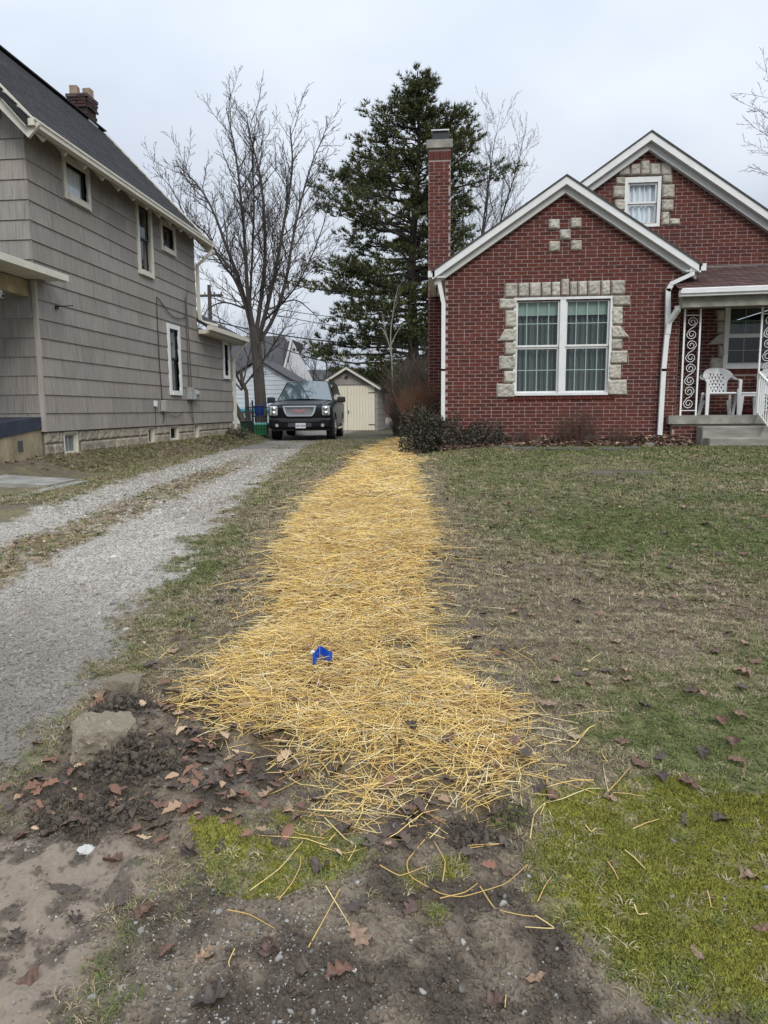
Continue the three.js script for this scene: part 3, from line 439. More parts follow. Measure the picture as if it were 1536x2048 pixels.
  post(4.13, 4.40, 'white scroll iron porch post beside the bent downspout'); post(5.45, 5.72, 'white scroll iron porch post beside the step handrail');
  // hand rail down the steps
  const rl = thing('step_handrail', 'white iron handrail with balusters and rust spots beside the porch steps', 'railing', [5.43, 0, PZ]);
  const zs = [-.02, .62], top = (k) => V(mix(0, .03, k), mix(FL + .74, FL + .42, k), mix(zs[0], zs[1], k)), bot = (k) => V(mix(0, .03, k), mix(FL + .05, FL - .30, k), mix(zs[0], zs[1], k));
  part('newel', geo((g) => g.b(-.016, .016, FL, FL + .77, zs[0] - .016, zs[0] + .016)), iron, rl); part('newel', geo((g) => g.b(.014, .046, FL - .39, FL + .44, zs[1] - .016, zs[1] + .016)), iron, rl);
  part('rust_spot', geo((g) => { g.b(.012, .048, FL + .27, FL + .36, zs[1] - .018, zs[1] + .018); }), std({ color: lin(.33, .16, .08), map: blotchT }), rl);
  part('handrail', geo((g) => g.bar(top(-.05), top(1.08), .045, .02)), iron, rl); part('bottom_rail', geo((g) => g.bar(bot(0), bot(1), .024, .02)), iron, rl);
  for (let i = 1; i < 8; i++) { const k = i / 8; part('baluster', geo((g) => g.bar(bot(k), top(k), .014, .014, V(0, 0, 1))), iron, rl); }
  // moulded plastic chairs
  const plastic = std({ color: lin(.66, .665, .66), roughness: .42 });
  const chair = (() => {
    const t = thing('plastic_chair', 'white plastic armchair with diamond lattice back beside the scroll post', 'chair', [4.98, FL, -14.25], -.05, 'plastic porch chairs');
    const s = new THREE.Shape(); s.moveTo(-.17, .40); s.lineTo(.17, .40); s.lineTo(.185, .62); s.quadraticCurveTo(.22, .70, .27, .70); s.quadraticCurveTo(.27, .88, 0, .89); s.quadraticCurveTo(-.27, .88, -.27, .70); s.quadraticCurveTo(-.22, .70, -.185, .62); s.closePath();
    for (let r = 0; r < 6; r++) { const y = .445 + r * .062, n = r % 2 ? 4 : 5; for (let i = 0; i < n; i++) { const x = (i - (n - 1) / 2) * .062, w = .016, h = r < 2 ? .024 : .026; if (Math.abs(x) > .13 && r < 4 && n === 5 && r > 9) continue; s.holes.push(new THREE.Path([[x - w, y], [x, y + h], [x + w, y], [x, y - h]].map((p) => new THREE.Vector2(...p)))); } }
    const g = new THREE.ExtrudeGeometry(s, { depth: .016, bevelEnabled: false, curveSegments: 10 }), P = g.attributes.position; for (let i = 0; i < P.count; i++) { const x = P.getX(i), y = P.getY(i); P.setZ(i, P.getZ(i) - .22 - (y - .4) * .28 + x * x * 2.2); } g.computeVertexNormals(); part('backrest', g, plastic, t);
    const seat = new RoundedBoxGeometry(.48, .035, .46, 3, .015), Q = seat.attributes.position; for (let i = 0; i < Q.count; i++) { const x = Q.getX(i), z = Q.getZ(i); Q.setY(i, Q.getY(i) + .41 - .02 * Math.cos(x * 5) - (z < 0 ? .02 : 0)); } seat.computeVertexNormals(); part('seat', seat, plastic, t);
    for (const x of [-1, 1]) {
      part('armrest', geo((g2) => { const c = new THREE.CatmullRomCurve3([V(x * .235, .76, -.29), V(x * .285, .70, -.2), V(x * .30, .655, -.02), V(x * .295, .635, .2), V(x * .29, .60, .25)]).getPoints(10); for (let i = 0; i < c.length - 1; i++) g2.bar(c[i], c[i + 1], .055, .022); }), plastic, t);
      for (const z of [-1, 1]) part('leg', geo((g2) => { const y1 = z > 0 ? .62 : .42, a = V(x * .285, 0, z > 0 ? .25 : -.27), b = V(x * (z > 0 ? .285 : .24), y1, z > 0 ? .24 : -.2); g2.bar(a, b, .045, .05, V(0, 0, 1)); g2.bar(a.clone().add(V(-x * .02, 0, 0)), b.clone().add(V(-x * .03, -.15, 0)), .03, .03, V(0, 0, 1)); }), plastic, t);
    }
    return t;
  })();
  const c2 = chair.clone(); c2.name = numbered('plastic_chair'); c2.position.set(6.02, FL, -14.3); c2.rotation.y = -.2; c2.userData = { ...chair.userData, label: 'white plastic armchair half hidden behind the step handrail' }; scene.add(c2);
  const tb = thing('side_table', 'small white plastic side table between the porch chairs', 'table', [5.52, FL, -14.3]);
  part('table_top', new RoundedBoxGeometry(.42, .035, .4, 2, .012).translate(0, .40, 0), plastic, tb); for (const x of [-1, 1]) for (const z of [-1, 1]) part('leg', geo((g) => g.bar(V(x * .2, 0, z * .18), V(x * .16, .385, z * .16), .045, .045, V(0, 0, 1))), plastic, tb);
  part('apron', geo((g) => { g.b(-.18, .18, .345, .384, .165, .185); g.b(-.18, .18, .345, .384, -.185, -.165); }), plastic, tb);
  const bagG = new THREE.SphereGeometry(.2, 20, 12), bp = bagG.attributes.position; for (let i = 0; i < bp.count; i++) { const x = bp.getX(i), y = bp.getY(i), z = bp.getZ(i); bp.setXYZ(i, x * 1.5, Math.max(.003, y * .55 + .06 + .05 * fbm(x * 9, z * 9, 3, 4)), z * .9); } bagG.computeVertexNormals();
  const bag = solo('cloth_bag', bagG, std({ color: lin(.085, .012, .02) }), 'crumpled dark red cloth bag on the porch floor behind the side table', 'bag'); bag.position.set(5.62, FL, -14.66);
}
// ---------- grey shingle-sided house ----------
const gh = thing('grey_house', 'grey wood-shingled house with dark steep roof and cream window trim beside the gravel drive', 'house');
const LX = -6.38, LF = -10.93, LE = -18.15, LW = -20.95, SB = 1.205, EXP = .29, WT = 5.80;
{
  const R = rng(31), wins = [ // [u0,u1,y0,y1] clear openings on the side wall, u = -z
    { r: [12.07, 12.77, 5.10, 5.60], cur: 1 }, { r: [14.87, 15.43, 4.40, 5.68] }, { r: [16.1, 16.76, 5.12, 5.58] }, { r: [16.23, 16.76, 1.98, 3.37] }, { r: [20.2, 20.58, 2.5, 3.36] }];
  const base = [[11.53, 12.0, .79, 1.185], [14.9, 15.25, .80, 1.185], [16.13, 16.66, .83, 1.185], [17.71, 18.03, .84, 1.19]];
  const side = (pts, holes, d) => wallWithHoles(pts, holes, d).rotateY(Math.PI / 2).translate(LX, 0, 0);
  part('wall', side([[-LF, SB], [-LE, SB], [-LE, WT + .15], [-LF, WT + .15]], wins.slice(0, 4).map((w) => w.r), .12), M.siding, gh); part('wall', side([[-LE, SB], [-LW, SB], [-LW, 3.6], [-LE, 3.6]], [wins[4].r], .12), M.siding, gh);
  part('wall', wallWithHoles([[-10.85, SB], [LX, SB], [LX, WT], [-8.615, 8.1], [-10.85, WT]], [], .12).translate(0, 0, LF), M.siding, gh);
  part('wall', wallWithHoles([[-10.85, .7], [LX - .12, .7], [LX - .12, WT], [-8.615, 8.1], [-10.85, WT]], [], .12).translate(0, 0, LE + .12), M.siding, gh); part('wall', geo((g) => { g.b(-10.85, LX - .12, .7, 3.5, LW, LW + .12); g.b(-10.97, -10.85, .7, WT, LE, LF); g.b(-10.97, -10.85, .7, 3.5, LW, LE); }), M.siding, gh);
  // siding courses: each board its own wedge, butt at the bottom
  const items = [];
  const board = (a, b, y0, y1, low) => geo((g) => { const k = .86 + .22 * R(), w = (R() - .5) * .03; g.col = [k + w, k, k - w];  const t0 = mix(.023, .005, (y0 - low) / EXP), t1 = mix(.023, .005, (y1 - low) / EXP) , q = [V(a, y0, t0), V(b, y0, t0), V(b, y0, -.002), V(a, y0, -.002), V(a, y1, t1), V(b, y1, t1), V(b, y1, -.002), V(a, y1, -.002)]; g.hexa(q); for (let i = 0; i < g.u.length; i += 2) { const k = i / 2; g.u[i] = g.p[k * 3] + low * 3.7; g.u[i + 1] = g.p[k * 3 + 1]; } });
  const course = (u0, u1, low, top, holes, M4) => {
    let x = u0; while (x < u1 - .01) {
      let e = Math.min(u1, x + .45 + R() * 1.0); if (u1 - e < .25) e = u1; const a = x + .0015, b = e - .0015; x = e;
      let segs = [[a, b, low, top]];
      for (const h of holes) { const n = []; for (const [p, q, c, d] of segs) { if (h[1] <= p || h[0] >= q || h[3] <= c || h[2] >= d) { n.push([p, q, c, d]); continue; } if (h[0] > p) n.push([p, h[0], c, d]); if (h[1] < q) n.push([h[1], q, c, d]); const p2 = Math.max(p, h[0]), q2 = Math.min(q, h[1]); if (h[2] > c) n.push([p2, q2, c, h[2]]); if (h[3] < d) n.push([p2, q2, h[3], d]); } segs = n; }
      for (const [p, q, c, d] of segs) if (q - p > .01 && d - c > .01) items.push({ g: board(p, q, c, d, low), m: M4, size: 1, c: [(p + q) / 2, (c + d) / 2] });
    }
  };
  const sideM = new THREE.Matrix4().makeRotationY(Math.PI / 2).setPosition(LX, 0, 0), frontM = new THREE.Matrix4().makeTranslation(0, 0, LF);
  const holes = wins.map((w) => [w.r[0], w.r[1], w.r[2], w.r[3]]);
  for (let i = 0, y = SB; y < WT + .1; i++, y += EXP) { const top = Math.min(y + EXP + .012, WT + .15); course(-LF - .02, -LE, y, top, holes, sideM); if (y < 3.45) course(-LE, -LW, y, Math.min(top, 3.6), holes, sideM); }
  for (let y = SB; y < 6.6; y += EXP) { const top = y + EXP + .012, xr2 = y > WT - .2 ? LX - (y + EXP - WT) * .96 : LX + .022; if (xr2 > -7.9) course(-7.9, xr2, y, top, [], frontM); }
  // centre each board on itself so that it is its own object
  for (const it of items) { const m = it.m.clone(); it.g.translate(-it.c[0], -it.c[1], 0); m.multiply(new THREE.Matrix4().makeTranslation(it.c[0], it.c[1], 0)); it.m = m; it.size = 1; }
  pieces(gh, 'siding_board', items, M.sidingBoard, 300, 'more_siding_boards');
  // corner strip where the porch meets the side
  part('corner_strip', geo((g) => g.b(LX - .03, LX + .03, SB, 3.5, LF - .03, LF + .03)), std({ color: lin(.42, .385, .34), map: streakT }), gh);
  // windows
  const wp = (w, o) => windowPart(gh, Object.assign({ pos: [LX + .012, (w.r[2] + w.r[3]) / 2, -(w.r[0] + w.r[1]) / 2], ry: Math.PI / 2, w: w.r[1] - w.r[0], h: w.r[3] - w.r[2], trim: .10, proud: .035, mat: M.cream, sashMat: M.black, sill: .025 }, o));
  wp(wins[0], { rail: false, curtain: [.0, 1, 0, 1, M.whiteCurtain, .09], label: 'small cream-trimmed upper window with white curtain' });
  wp(wins[1], { label: 'tall cream-trimmed upper window with dark sashes', curtain: [.55, 1, 0, .6, M.curtain, .2] }); wp(wins[2], { rail: false, label: 'small cream-trimmed upper window with a dark pane' });
  wp(wins[3], { label: 'tall cream-trimmed lower window', mat: M.white, split: .52, curtain: [.2, .8, 0, 1, M.curtain, .25] }); wp(wins[4], { label: 'narrow cream-trimmed window of the rear wing', trim: .09, mat: M.white });
  // foundation: rock-faced blocks
  part('foundation', side([[-LF + .02, .3], [-LW, .3], [-LW, SB], [-LF + .02, SB]], base, .14).translate(-.03, 0, 0), std({ color: lin(.20, .18, .15), map: blotchT, bumpMap: grainB, bumpScale: .004 }), gh);
  let sd = 400; for (let c = 0; c < 3; c++) for (let u = -LF + .03 + (c % 2 ? -.2 : 0); u < -LW; u += .44) {
    let spans = [[Math.max(u, -LF + .03), Math.min(u + .425, -LW)]]; const y0 = .63 + c * .19, y1 = y0 + .18; for (const h of base) if (h[3] > y0 + .03 && h[2] < y1 - .03) spans = cut(spans, h[0] - .03, h[1] + .03);
    for (const [a, b] of spans) if (b - a > .06) { const t = .36 + .18 * R(), o = part('block', (() => { const g = rock(b - a - .012, y1 - y0, .028, sd++); const C = g.attributes.color; for (let i = 0; i < C.count; i++) C.setXYZ(i, t * .90, t * .78, t * .60); return g; })(), M.block, gh); o.rotation.y = Math.PI / 2; o.position.set(LX - .027, (y0 + y1) / 2, -(a + b) / 2); }
  }
  const basePane = [[2, std({ color: lin(.25, .27, .3), side: 2 })], [1, null], [1, null], [1, null]];
  base.forEach((h, i) => { const o = windowPart(gh, { pos: [LX - .03, (h[2] + h[3]) / 2, -(h[0] + h[1]) / 2], ry: Math.PI / 2, w: h[1] - h[0] - .06, h: h[3] - h[2] - .06, trim: .03, proud: .012, mat: M.cream, rail: false, grid: i === 0 ? [2, 1, M.cream] : undefined, curtain: i === 0 ? [0, 1, 0, 1, std({ color: lin(.20, .22, .26), side: 2 }), .08] : undefined, label: 'basement window with cream frame' }); });
  // roof, eave, rafter tails
  const ex = -6.03, ey = 5.66, rx = -8.615, ry = 8.34, rf = -10.46, rb = -18.32;
  part('roof', geo((g) => { g.col = [.028, .028, .031]; const t = V(0, -.1, 0), k = (v) => v.clone().add(t), a = V(ex, ey, rf), b = V(ex, ey, rb), c = V(rx, ry, rb), d = V(rx, ry, rf); g.hexa([k(a), k(b), k(c), k(d), a, b, c, d]); }), M.shingle, gh, 'steep dark grey shingle roof'); part('roof', geo((g) => { g.col = [.028, .028, .031]; const t = V(0, -.1, 0), k = (v) => v.clone().add(t), a = V(2 * rx - ex, ey, rb), b = V(2 * rx - ex, ey, rf), c = V(rx, ry, rf), d = V(rx, ry, rb); g.hexa([k(a), k(b), k(c), k(d), a, b, c, d]); }), M.shingle, gh);
  const tones = [[.040, .039, .043], [.031, .031, .034], [.052, .050, .053], [.025, .025, .028], [.044, .042, .044]].map((c) => geo((g) => { g.col = c; g.b(-.162, .162, 0, .014, -.10, .10); })), up = V(rx - ex, ry - ey, 0), len = up.length(), ud = up.clone().normalize(), nrm = V(-ud.y, ud.x, 0).multiplyScalar(-1), bas = new THREE.Matrix4().makeBasis(V(0, 0, -1), nrm, ud.clone().negate()), q = new THREE.Quaternion().setFromRotationMatrix(bas), it = [];
  for (let r = 0; r * .14 < len - .05; r++) for (let z = rf - .17 - (r % 2) * .16; z > rb; z -= .328) it.push({ g: tones[Math.floor(R() * 5)], m: new THREE.Matrix4().compose(V(ex, ey, z).addScaledVector(ud, r * .14 + .09).addScaledVector(nrm, .008), q.clone().multiply(new THREE.Quaternion().setFromAxisAngle(V(1, 0, 0), -.05)), V(1, 1, 1)), size: 1 });
  pieces(gh, 'roof_shingle', it, M.shingle, 300, 'more_roof_shingles');
  part('ridge_cap', geo((g) => { g.col = [.03, .03, .033]; g.bar(V(rx, ry + .03, rf), V(rx, ry + .03, rb), .2, .03); }), M.shingle, gh);
  part('gutter', geo((g) => { g.b(ex - .02, ex + .09, ey - .10, ey - .005, rb - .12, rf - .02); g.b(ex + .09, ex + .105, ey - .03, ey + .005, rb - .12, rf - .02); }), M.cream, gh, 'cream eave gutter'); part('soffit', geo((g) => { const a = V(ex - .03, ey - .115, rf), b = V(ex - .03, ey - .115, rb), c = V(LX, ey + .25, rb), d = V(LX, ey + .25, rf), u = (v) => v.clone().add(V(0, .012, 0)); g.hexa([a, b, c, d, u(a), u(b), u(c), u(d)]); }), M.cream, gh);
  for (let z = rf - .5; z > rb; z -= .62) part('rafter_tail', geo((g) => g.bar(V(ex - .04, ey - .135, z), V(LX + .01, ey + .215, z), .05, .07)), M.cream, gh);
  for (const [zz, s] of [[rf - .1, 1], [rb, 1]]) part('barge_board', geo((g) => { const a = V(ex + .05, ey - .16, zz), b = V(rx, ry - .11, zz); g.bar(a, b, .05, .25, V(0, 1, 0)); }), M.cream, gh);
  // chimney on the ridge
  const kx0 = -9.0, kx1 = -8.57, kz0 = -17.92, kz1 = -17.46, kt = 8.84, ch = part('chimney', geo((g) => { g.b(kx0, kx1, 7.6, kt, kz0, kz1); }), std({ color: lin(.06, .045, .04) }), gh, 'dark brick chimney with two clay flue pots'); const ci = [], dk = [[.05, .022, .02], [.07, .028, .024], [.035, .02, .02], [.085, .035, .028]].map((c) => geo((g) => { g.col = c; g.b(-.1, .1, -.028, .028, -.02, .012); }));
  for (let y = 7.65, c = 0; y < kt + .02; y += .07, c++) { const o = y > kt - .26 ? .035 : 0; for (const f of c % 2 ? [.1, .33] : [.05, .22, .38]) { ci.push({ g: dk[Math.floor(R() * 4)], m: new THREE.Matrix4().makeTranslation(kx0 + Math.min(f, .34), y, kz1 + o + (R() - .5) * .015), size: .3 }); ci.push({ g: dk[Math.floor(R() * 4)], m: new THREE.Matrix4().makeRotationY(Math.PI / 2).setPosition(kx1 + o + (R() - .5) * .015, y, kz0 + Math.min(f + .02, .37)), size: .3 }); } }
  pieces(ch, 'brick', ci, M.brick, 120, 'more_bricks', gh); part('crown', geo((g) => g.b(kx0 - .05, kx1 + .05, kt - .01, kt + .06, kz0 - .05, kz1 + .05)), std({ color: lin(.07, .055, .05) }), ch);
  const pot = std({ color: lin(.42, .30, .21), map: blotchT }); for (const [x, z, a] of [[-8.9, -17.58, .12], [-8.66, -17.76, -.08]]) { const o = part('flue_pot', geo((g) => g.b(-.09, .09, 0, .22, -.09, .09)), pot, ch); o.position.set(x, kt + .05, z); o.rotation.y = a; }
  part('flashing', geo((g) => { g.bar(V(kx1 + .02, 8.33, kz1), V(kx1 + .02, 8.30, kz0), .03, .06); }), M.metal, ch);
  // rear wing roof
  part('wing_roof', geo((g) => { g.col = [.035, .034, .036]; const a = V(-6.02, 3.62, LE + .02), b = V(-6.02, 3.62, -21.25), c = V(-8.6, 5.0, -21.25), d = V(-8.6, 5.0, LE + .02), t = V(0, -.08, 0), k = (v) => v.clone().add(t); g.hexa([k(a), k(b), k(c), k(d), a, b, c, d]); g.b(-10.9, -8.6, 3.5, 5.0, -21.2, LE - .12); }), M.shingle, gh); part('wing_gutter', geo((g) => g.b(-6.03, -5.92, 3.50, 3.61, -21.3, -17.9)), M.cream, gh); part('wing_fascia', geo((g) => { g.b(-6.34, -6.04, 3.44, 3.54, -21.2, LE); g.b(-6.4, -6.03, 3.40, 3.6, -21.23, -21.17); }), M.cream, gh);
  // front porch: deck edge, base, roof edge
  const blue = std({ color: lin(.035, .046, .075), roughness: .6, map: blotchT });
  part('porch_deck', geo((g) => { const y = (z) => 1.435 - (z - LF) * .07; g.hexa([V(-9, 1.1, -8.4), V(LX - .02, 1.02, -8.4), V(LX - .02, 1.25, LF + .015), V(-9, 1.25, LF + .015), V(-9, y(-8.4), -8.4), V(LX - .02, y(-8.4), -8.4), V(LX - .02, y(LF), LF + .015), V(-9, y(LF), LF + .015)]); }), blue, gh, 'dark blue painted porch deck edge');
  part('porch_base', geo((g) => g.hexa([V(-9, .4, -8.4), V(LX - .04, .4, -8.4), V(LX - .04, .4, LF + .015), V(-9, .4, LF + .015), V(-9, 1.03, -8.4), V(LX - .04, 1.03, -8.4), V(LX - .04, 1.248, LF + .015), V(-9, 1.248, LF + .015)])), std({ color: lin(.36, .30, .19), map: blotchT, bumpMap: grainB, bumpScale: .004 }), gh, 'tan concrete porch base');
  part('porch_vent', geo((g) => { g.b(LX - .045, LX - .034, .93, 1.09, -10.38, -10.26); for (let i = 0; i < 7; i++) g.b(LX - .036, LX - .03, .935 + i * .023, .945 + i * .023, -10.38, -10.26); }), std({ color: lin(.07, .075, .08) }), gh);
  part('porch_roof', geo((g) => { g.col = [.032, .03, .03]; g.hexa([V(-9, 3.6, -8), V(-6.08, 3.62, -8), V(-6.08, 3.62, -11.28), V(-9, 3.62, -11.2 + .27), V(-9, 4.2, -8), V(-6.08, 3.66, -8), V(-6.08, 3.66, -11.28), V(-9, 4.2, LF + .03)]); }), M.shingle, gh, 'porch roof edge'); part('porch_gutter', geo((g) => g.b(-6.1, -5.99, 3.53, 3.63, -11.27, -8)), M.cream, gh); part('porch_soffit', geo((g) => { g.b(-9, -6.1, 3.52, 3.56, LF + .02, -8); g.b(-6.33, -6.1, 3.54, 3.6, -11.24, LF + .02); }), M.cream, gh); part('porch_beam', geo((g) => g.b(-6.62, -6.45, 3.26, 3.5, LF + .03, -8)), std({ color: lin(.42, .34, .2), map: blotchT }), gh);
}
const cpos = onX(37, 580, -6.5); cpos.z = Math.min(cpos.z, -9.9);
{ const t = thing('security_camera', 'small white security camera hanging under the grey house porch roof', 'camera', [-6.5, 3.26, -10.25]); part('mount', geo((g) => g.tube([V(0, 0, 0), V(0, -.04, 0)], .03, 10, true)), M.white, t); part('body', geo((g) => g.tube([V(-.05, -.07, .02), V(.07, -.09, .05)], .035, 10, true)), M.white, t); part('lens', geo((g) => g.tube([V(.07, -.09, .05), V(.078, -.0913, .052)], .025, 10, true)), M.black, t); }
{ const p = onX(113, 615, LX + .02); const t = thing('wall_bracket', 'small black metal bracket fixed to the grey siding', 'bracket', [LX + .02, p.y, p.z]); part('plate', geo((g) => g.b(0, .015, -.03, .03, -.04, .04)), M.black, t); part('arm', geo((g) => g.bar(V(.01, .015, 0), V(.26, .03, -.05), .03, .012)), M.black, t); }
const greyBox = std({ color: lin(.48, .48, .46), map: blotchT, roughness: .5 });
{ const p = onX(377, 787, LX + .02), q = onX(391, 790, LX + .02); const t = thing('electric_meter', 'grey electric meter boxes with conduit on the grey siding', 'meter', [LX + .02, p.y, p.z]); part('box', geo((g) => g.b(0, .12, -.14, .14, -.11, .11)), greyBox, t); part('box', new RoundedBoxGeometry(.1, .24, .2, 2, .02).translate(.05, -.02, -.34), greyBox, t); part('dial', geo((g) => g.tube([V(.1, .0, -.34), V(.17, .0, -.34)], .065, 14, true)), M.metal, t); part('conduit', geo((g) => { g.tube([V(.03, .14, .02), V(.03, 1.6, .02), V(.03, 2.25, .0)], .013, 6); g.tube([V(.03, .1, -.14), V(.02, .9, -.16), V(.03, 2.2, -.05), V(.06, 2.4, -.05)], .012, 6); g.tube([V(.03, -.15, -.12), V(.03, -.42, -.14), V(.03, -.75, -.18)], .012, 6); g.tube([V(.03, -.15, -.1), V(.03, -.45, 0.02), V(.03, -.6, -.1), V(.03, -.72, -.2)], .007, 5); }), std({ color: lin(.09, .085, .08) }), t); }
{ const p = onX(324, 812, LX + .02); const t = thing('utility_box', 'pale cable box with a long black wire on the grey siding', 'utility box', [LX + .02, p.y, p.z]); part('box', new RoundedBoxGeometry(.09, .24, .16, 2, .015).translate(.045, 0, 0), greyBox, t); const w = [V(.02, .12, .02), V(.015, 1.0, .06), V(.015, 2.0, .05), V(.02, 2.33, .04)], w2 = new THREE.CatmullRomCurve3([V(.02, 2.33, .04), V(.02, 2.25, -.2), V(.02, 2.05, -.7), V(.02, 2.02, -1.2), V(.02, 2.1, -1.6), V(.03, 2.2, -1.75)]).getPoints(16); part('wire', geo((g) => { g.tube([...w, ...w2.slice(1)], .009, 5); g.tube([V(.02, -.12, 0), V(.03, -.2, .0), V(.02, -.3, -.03), V(.02, -.36, .03)], .008, 5); g.tube(new THREE.CatmullRomCurve3([V(.02, -.14, -.2), V(.02, -.23, -.6), V(.02, -.2, -1.0), V(.02, -.13, -1.2)]).getPoints(10), .006, 5); }), M.black, t); const p2 = onX(309, 807, LX + .02); const t2 = thing('outlet_box', 'tiny white outlet box on the grey siding beside the cable box', 'utility box', [LX + .02, p2.y, p2.z]); part('box', geo((g) => g.b(0, .05, -.06, .06, -.05, .05)), M.white, t2); part('wire', geo((g) => g.tube([V(.01, -.06, 0), V(.01, -.45, 0)], .006, 5)), M.dark, t2); }
spout([V(-5.98, 5.5, -18.36), V(-6.02, 5.38, -18.3), V(-6.33, 5.1, -18.22), V(-6.33, 4.0, -18.22), V(-6.3, 3.75, -18.24), V(-6.0, 3.68, -18.6)], .075, 'downspout', 'cream upper downspout at the back corner of the grey house', M.cream);
spout([V(-5.98, 3.5, -21.2), V(-6.02, 3.42, -21.15), V(-6.33, 3.05, -21.02), V(-6.33, 1.0, -21.02), V(-6.25, .88, -20.98)], .075, 'downspout', 'cream downspout at the rear wing corner beside the iron fence', M.cream);
// ---------- parked SUV ----------
const font = await new FontLoader().loadAsync('fonts/droid/droid_sans_bold.typeface.json');
{
  const t = thing('parked_suv', 'black full-size SUV with chrome mesh grille parked on the gravel drive', 'car', [-4.62, .575, -22.0], 4 * Math.PI / 180);
  const paint = phy({ color: lin(.004, .004, .005), roughness: .34, specularIntensity: .55, clearcoat: .15, clearcoatRoughness: .12 }), chrome = std({ color: lin(.75, .76, .78), metalness: 1, roughness: .14 }), trim = std({ color: lin(.012, .012, .013), roughness: .6 }), rub = std({ color: lin(.02, .02, .02), roughness: .85 });
  const lampM = phy({ color: lin(.36, .38, .38), roughness: .2, clearcoat: .6 }), mesh = std({ color: lin(.42, .45, .47), metalness: .7, roughness: .4, bumpMap: tex(64, 64, (u, v) => ((Math.floor(u * 16) + Math.floor(v * 16)) % 2), false, [14, 14]), bumpScale: .004 });
  const tint = phy({ color: lin(.01, .012, .014), roughness: .04, clearcoat: 1, clearcoatRoughness: .02 }), wind = phy({ color: lin(.05, .07, .075), roughness: .03, clearcoat: 1, clearcoatRoughness: .01, specularIntensity: 1, ior: 1.7 });
  // lower body: rounded sections lofted from front (z 0) to rear
  const st = [[.0, .80, .62, 1.02], [-.03, .90, .46, 1.07], [-.12, .975, .40, 1.11], [-.35, 1.0, .38, 1.155], [-.9, 1.003, .38, 1.20], [-1.35, 1.005, .38, 1.235], [-2.5, 1.005, .38, 1.25], [-4.2, 1.0, .38, 1.25], [-4.95, .98, .40, 1.25], [-5.12, .93, .45, 1.22], [-5.15, .85, .55, 1.15]];
  const ring = ([z, w, y0, y1]) => { const p = [], r = Math.min(.14, (y1 - y0) * .3), cs = [[w - r, y1 - r, 0], [-w + r, y1 - r, 1], [-w + r, y0 + r, 2], [w - r, y0 + r, 3]]; for (const [cx, cy, k] of cs) for (let i = 0; i <= 5; i++) { const a = (k + i / 5) * Math.PI / 2; p.push(V(cx + Math.cos(a) * r, cy + Math.sin(a) * r, z)); } return p; };
  const rings = st.map(ring), n = rings[0].length, P = [], I = []; rings.forEach((r) => r.forEach((q) => P.push(q.x, q.y, q.z)));
  for (let s = 0; s < rings.length - 1; s++) for (let i = 0; i < n; i++) { const a = s * n + i, b = s * n + (i + 1) % n, c = a + n, d = b + n; I.push(a, c, b, b, c, d); }
  for (let i = 1; i < n - 1; i++) { I.push(0, i, i + 1); const o = (rings.length - 1) * n; I.push(o, o + i + 1, o + i); }
  let bg0 = new THREE.BufferGeometry(); bg0.setAttribute('position', new THREE.Float32BufferAttribute(P, 3)); bg0.setIndex(I); bg0.computeVertexNormals(); bg0.setAttribute('uv', new THREE.Float32BufferAttribute(new Float32Array(P.length / 3 * 2), 2));
  const ev = new Evaluator(); ev.attributes = ['position', 'normal', 'uv']; ev.useGroups = false; let body = new Brush(bg0); body.updateMatrixWorld();
  for (const z of [-.98, -3.93]) for (const s of [-1, 1]) { const c = new Brush(new THREE.CylinderGeometry(.475, .475, .5, 28).rotateZ(Math.PI / 2)); c.position.set(s * .93, .40, z); c.updateMatrixWorld(); body = ev.evaluate(body, c, SUBTRACTION); body.updateMatrixWorld(); }
  const bodyM = part('body', body.geometry, paint, t);
  // cabin
  const H = 1.93; const cab = new ConvexGeometry([[.93, 1.2, -1.32], [-.93, 1.2, -1.32], [.93, 1.2, -5.08], [-.93, 1.2, -5.08], [.70, 1.86, -2.12], [-.70, 1.86, -2.12], [.66, H - .02, -2.45], [-.66, H - .02, -2.45], [.70, H, -3.2], [-.70, H, -3.2], [.70, H - .02, -4.7], [-.70, H - .02, -4.7], [.74, 1.86, -4.85], [-.74, 1.86, -4.85]].map((p) => V(...p))); part('cabin', cab, paint, t);
  const bulge = (a, b, c, d, nx, ny, lift, m, name) => { const g = new Geo(), N = V().crossVectors(V().subVectors(b, a), V().subVectors(d, a)).normalize(); for (let j = 0; j <= ny; j++) for (let i = 0; i <= nx; i++) { const u = i / nx, v = j / ny, p = a.clone().lerp(b, u).lerp(d.clone().lerp(c, u), v).addScaledVector(N, .012 + lift * 4 * u * (1 - u)); g.v(p.x, p.y, p.z, N.x, N.y, N.z, u, v); } for (let j = 0; j < ny; j++) for (let i = 0; i < nx; i++) { const q = j * (nx + 1) + i, r = q + nx + 1; g.i.push(q, q + 1, r + 1, q, r + 1, r); } const G = g.geom(); G.computeVertexNormals(); return part(name, G, m, t); };
  bulge(V(-.87, 1.24, -1.36), V(.87, 1.24, -1.36), V(.655, 1.845, -2.10), V(-.655, 1.845, -2.10), 12, 4, .07, wind, 'windshield');
  for (const s of [-1, 1]) { const sw = (z0, z1, zt0, zt1) => { const X = (y) => s * mix(.93, .71, (y - 1.2) / .66), a = V(X(1.29), 1.29, z0), b = V(X(1.29), 1.29, z1), c = V(X(1.78), 1.78, zt1), d = V(X(1.78), 1.78, zt0); s > 0 ? bulge(a, b, c, d, 2, 2, 0, tint, 'side_window') : bulge(b, a, d, c, 2, 2, 0, tint, 'side_window'); }; sw(-1.75, -2.55, -2.2, -2.55); sw(-2.65, -3.5, -2.65, -3.5); sw(-3.6, -4.75, -3.6, -4.6); }
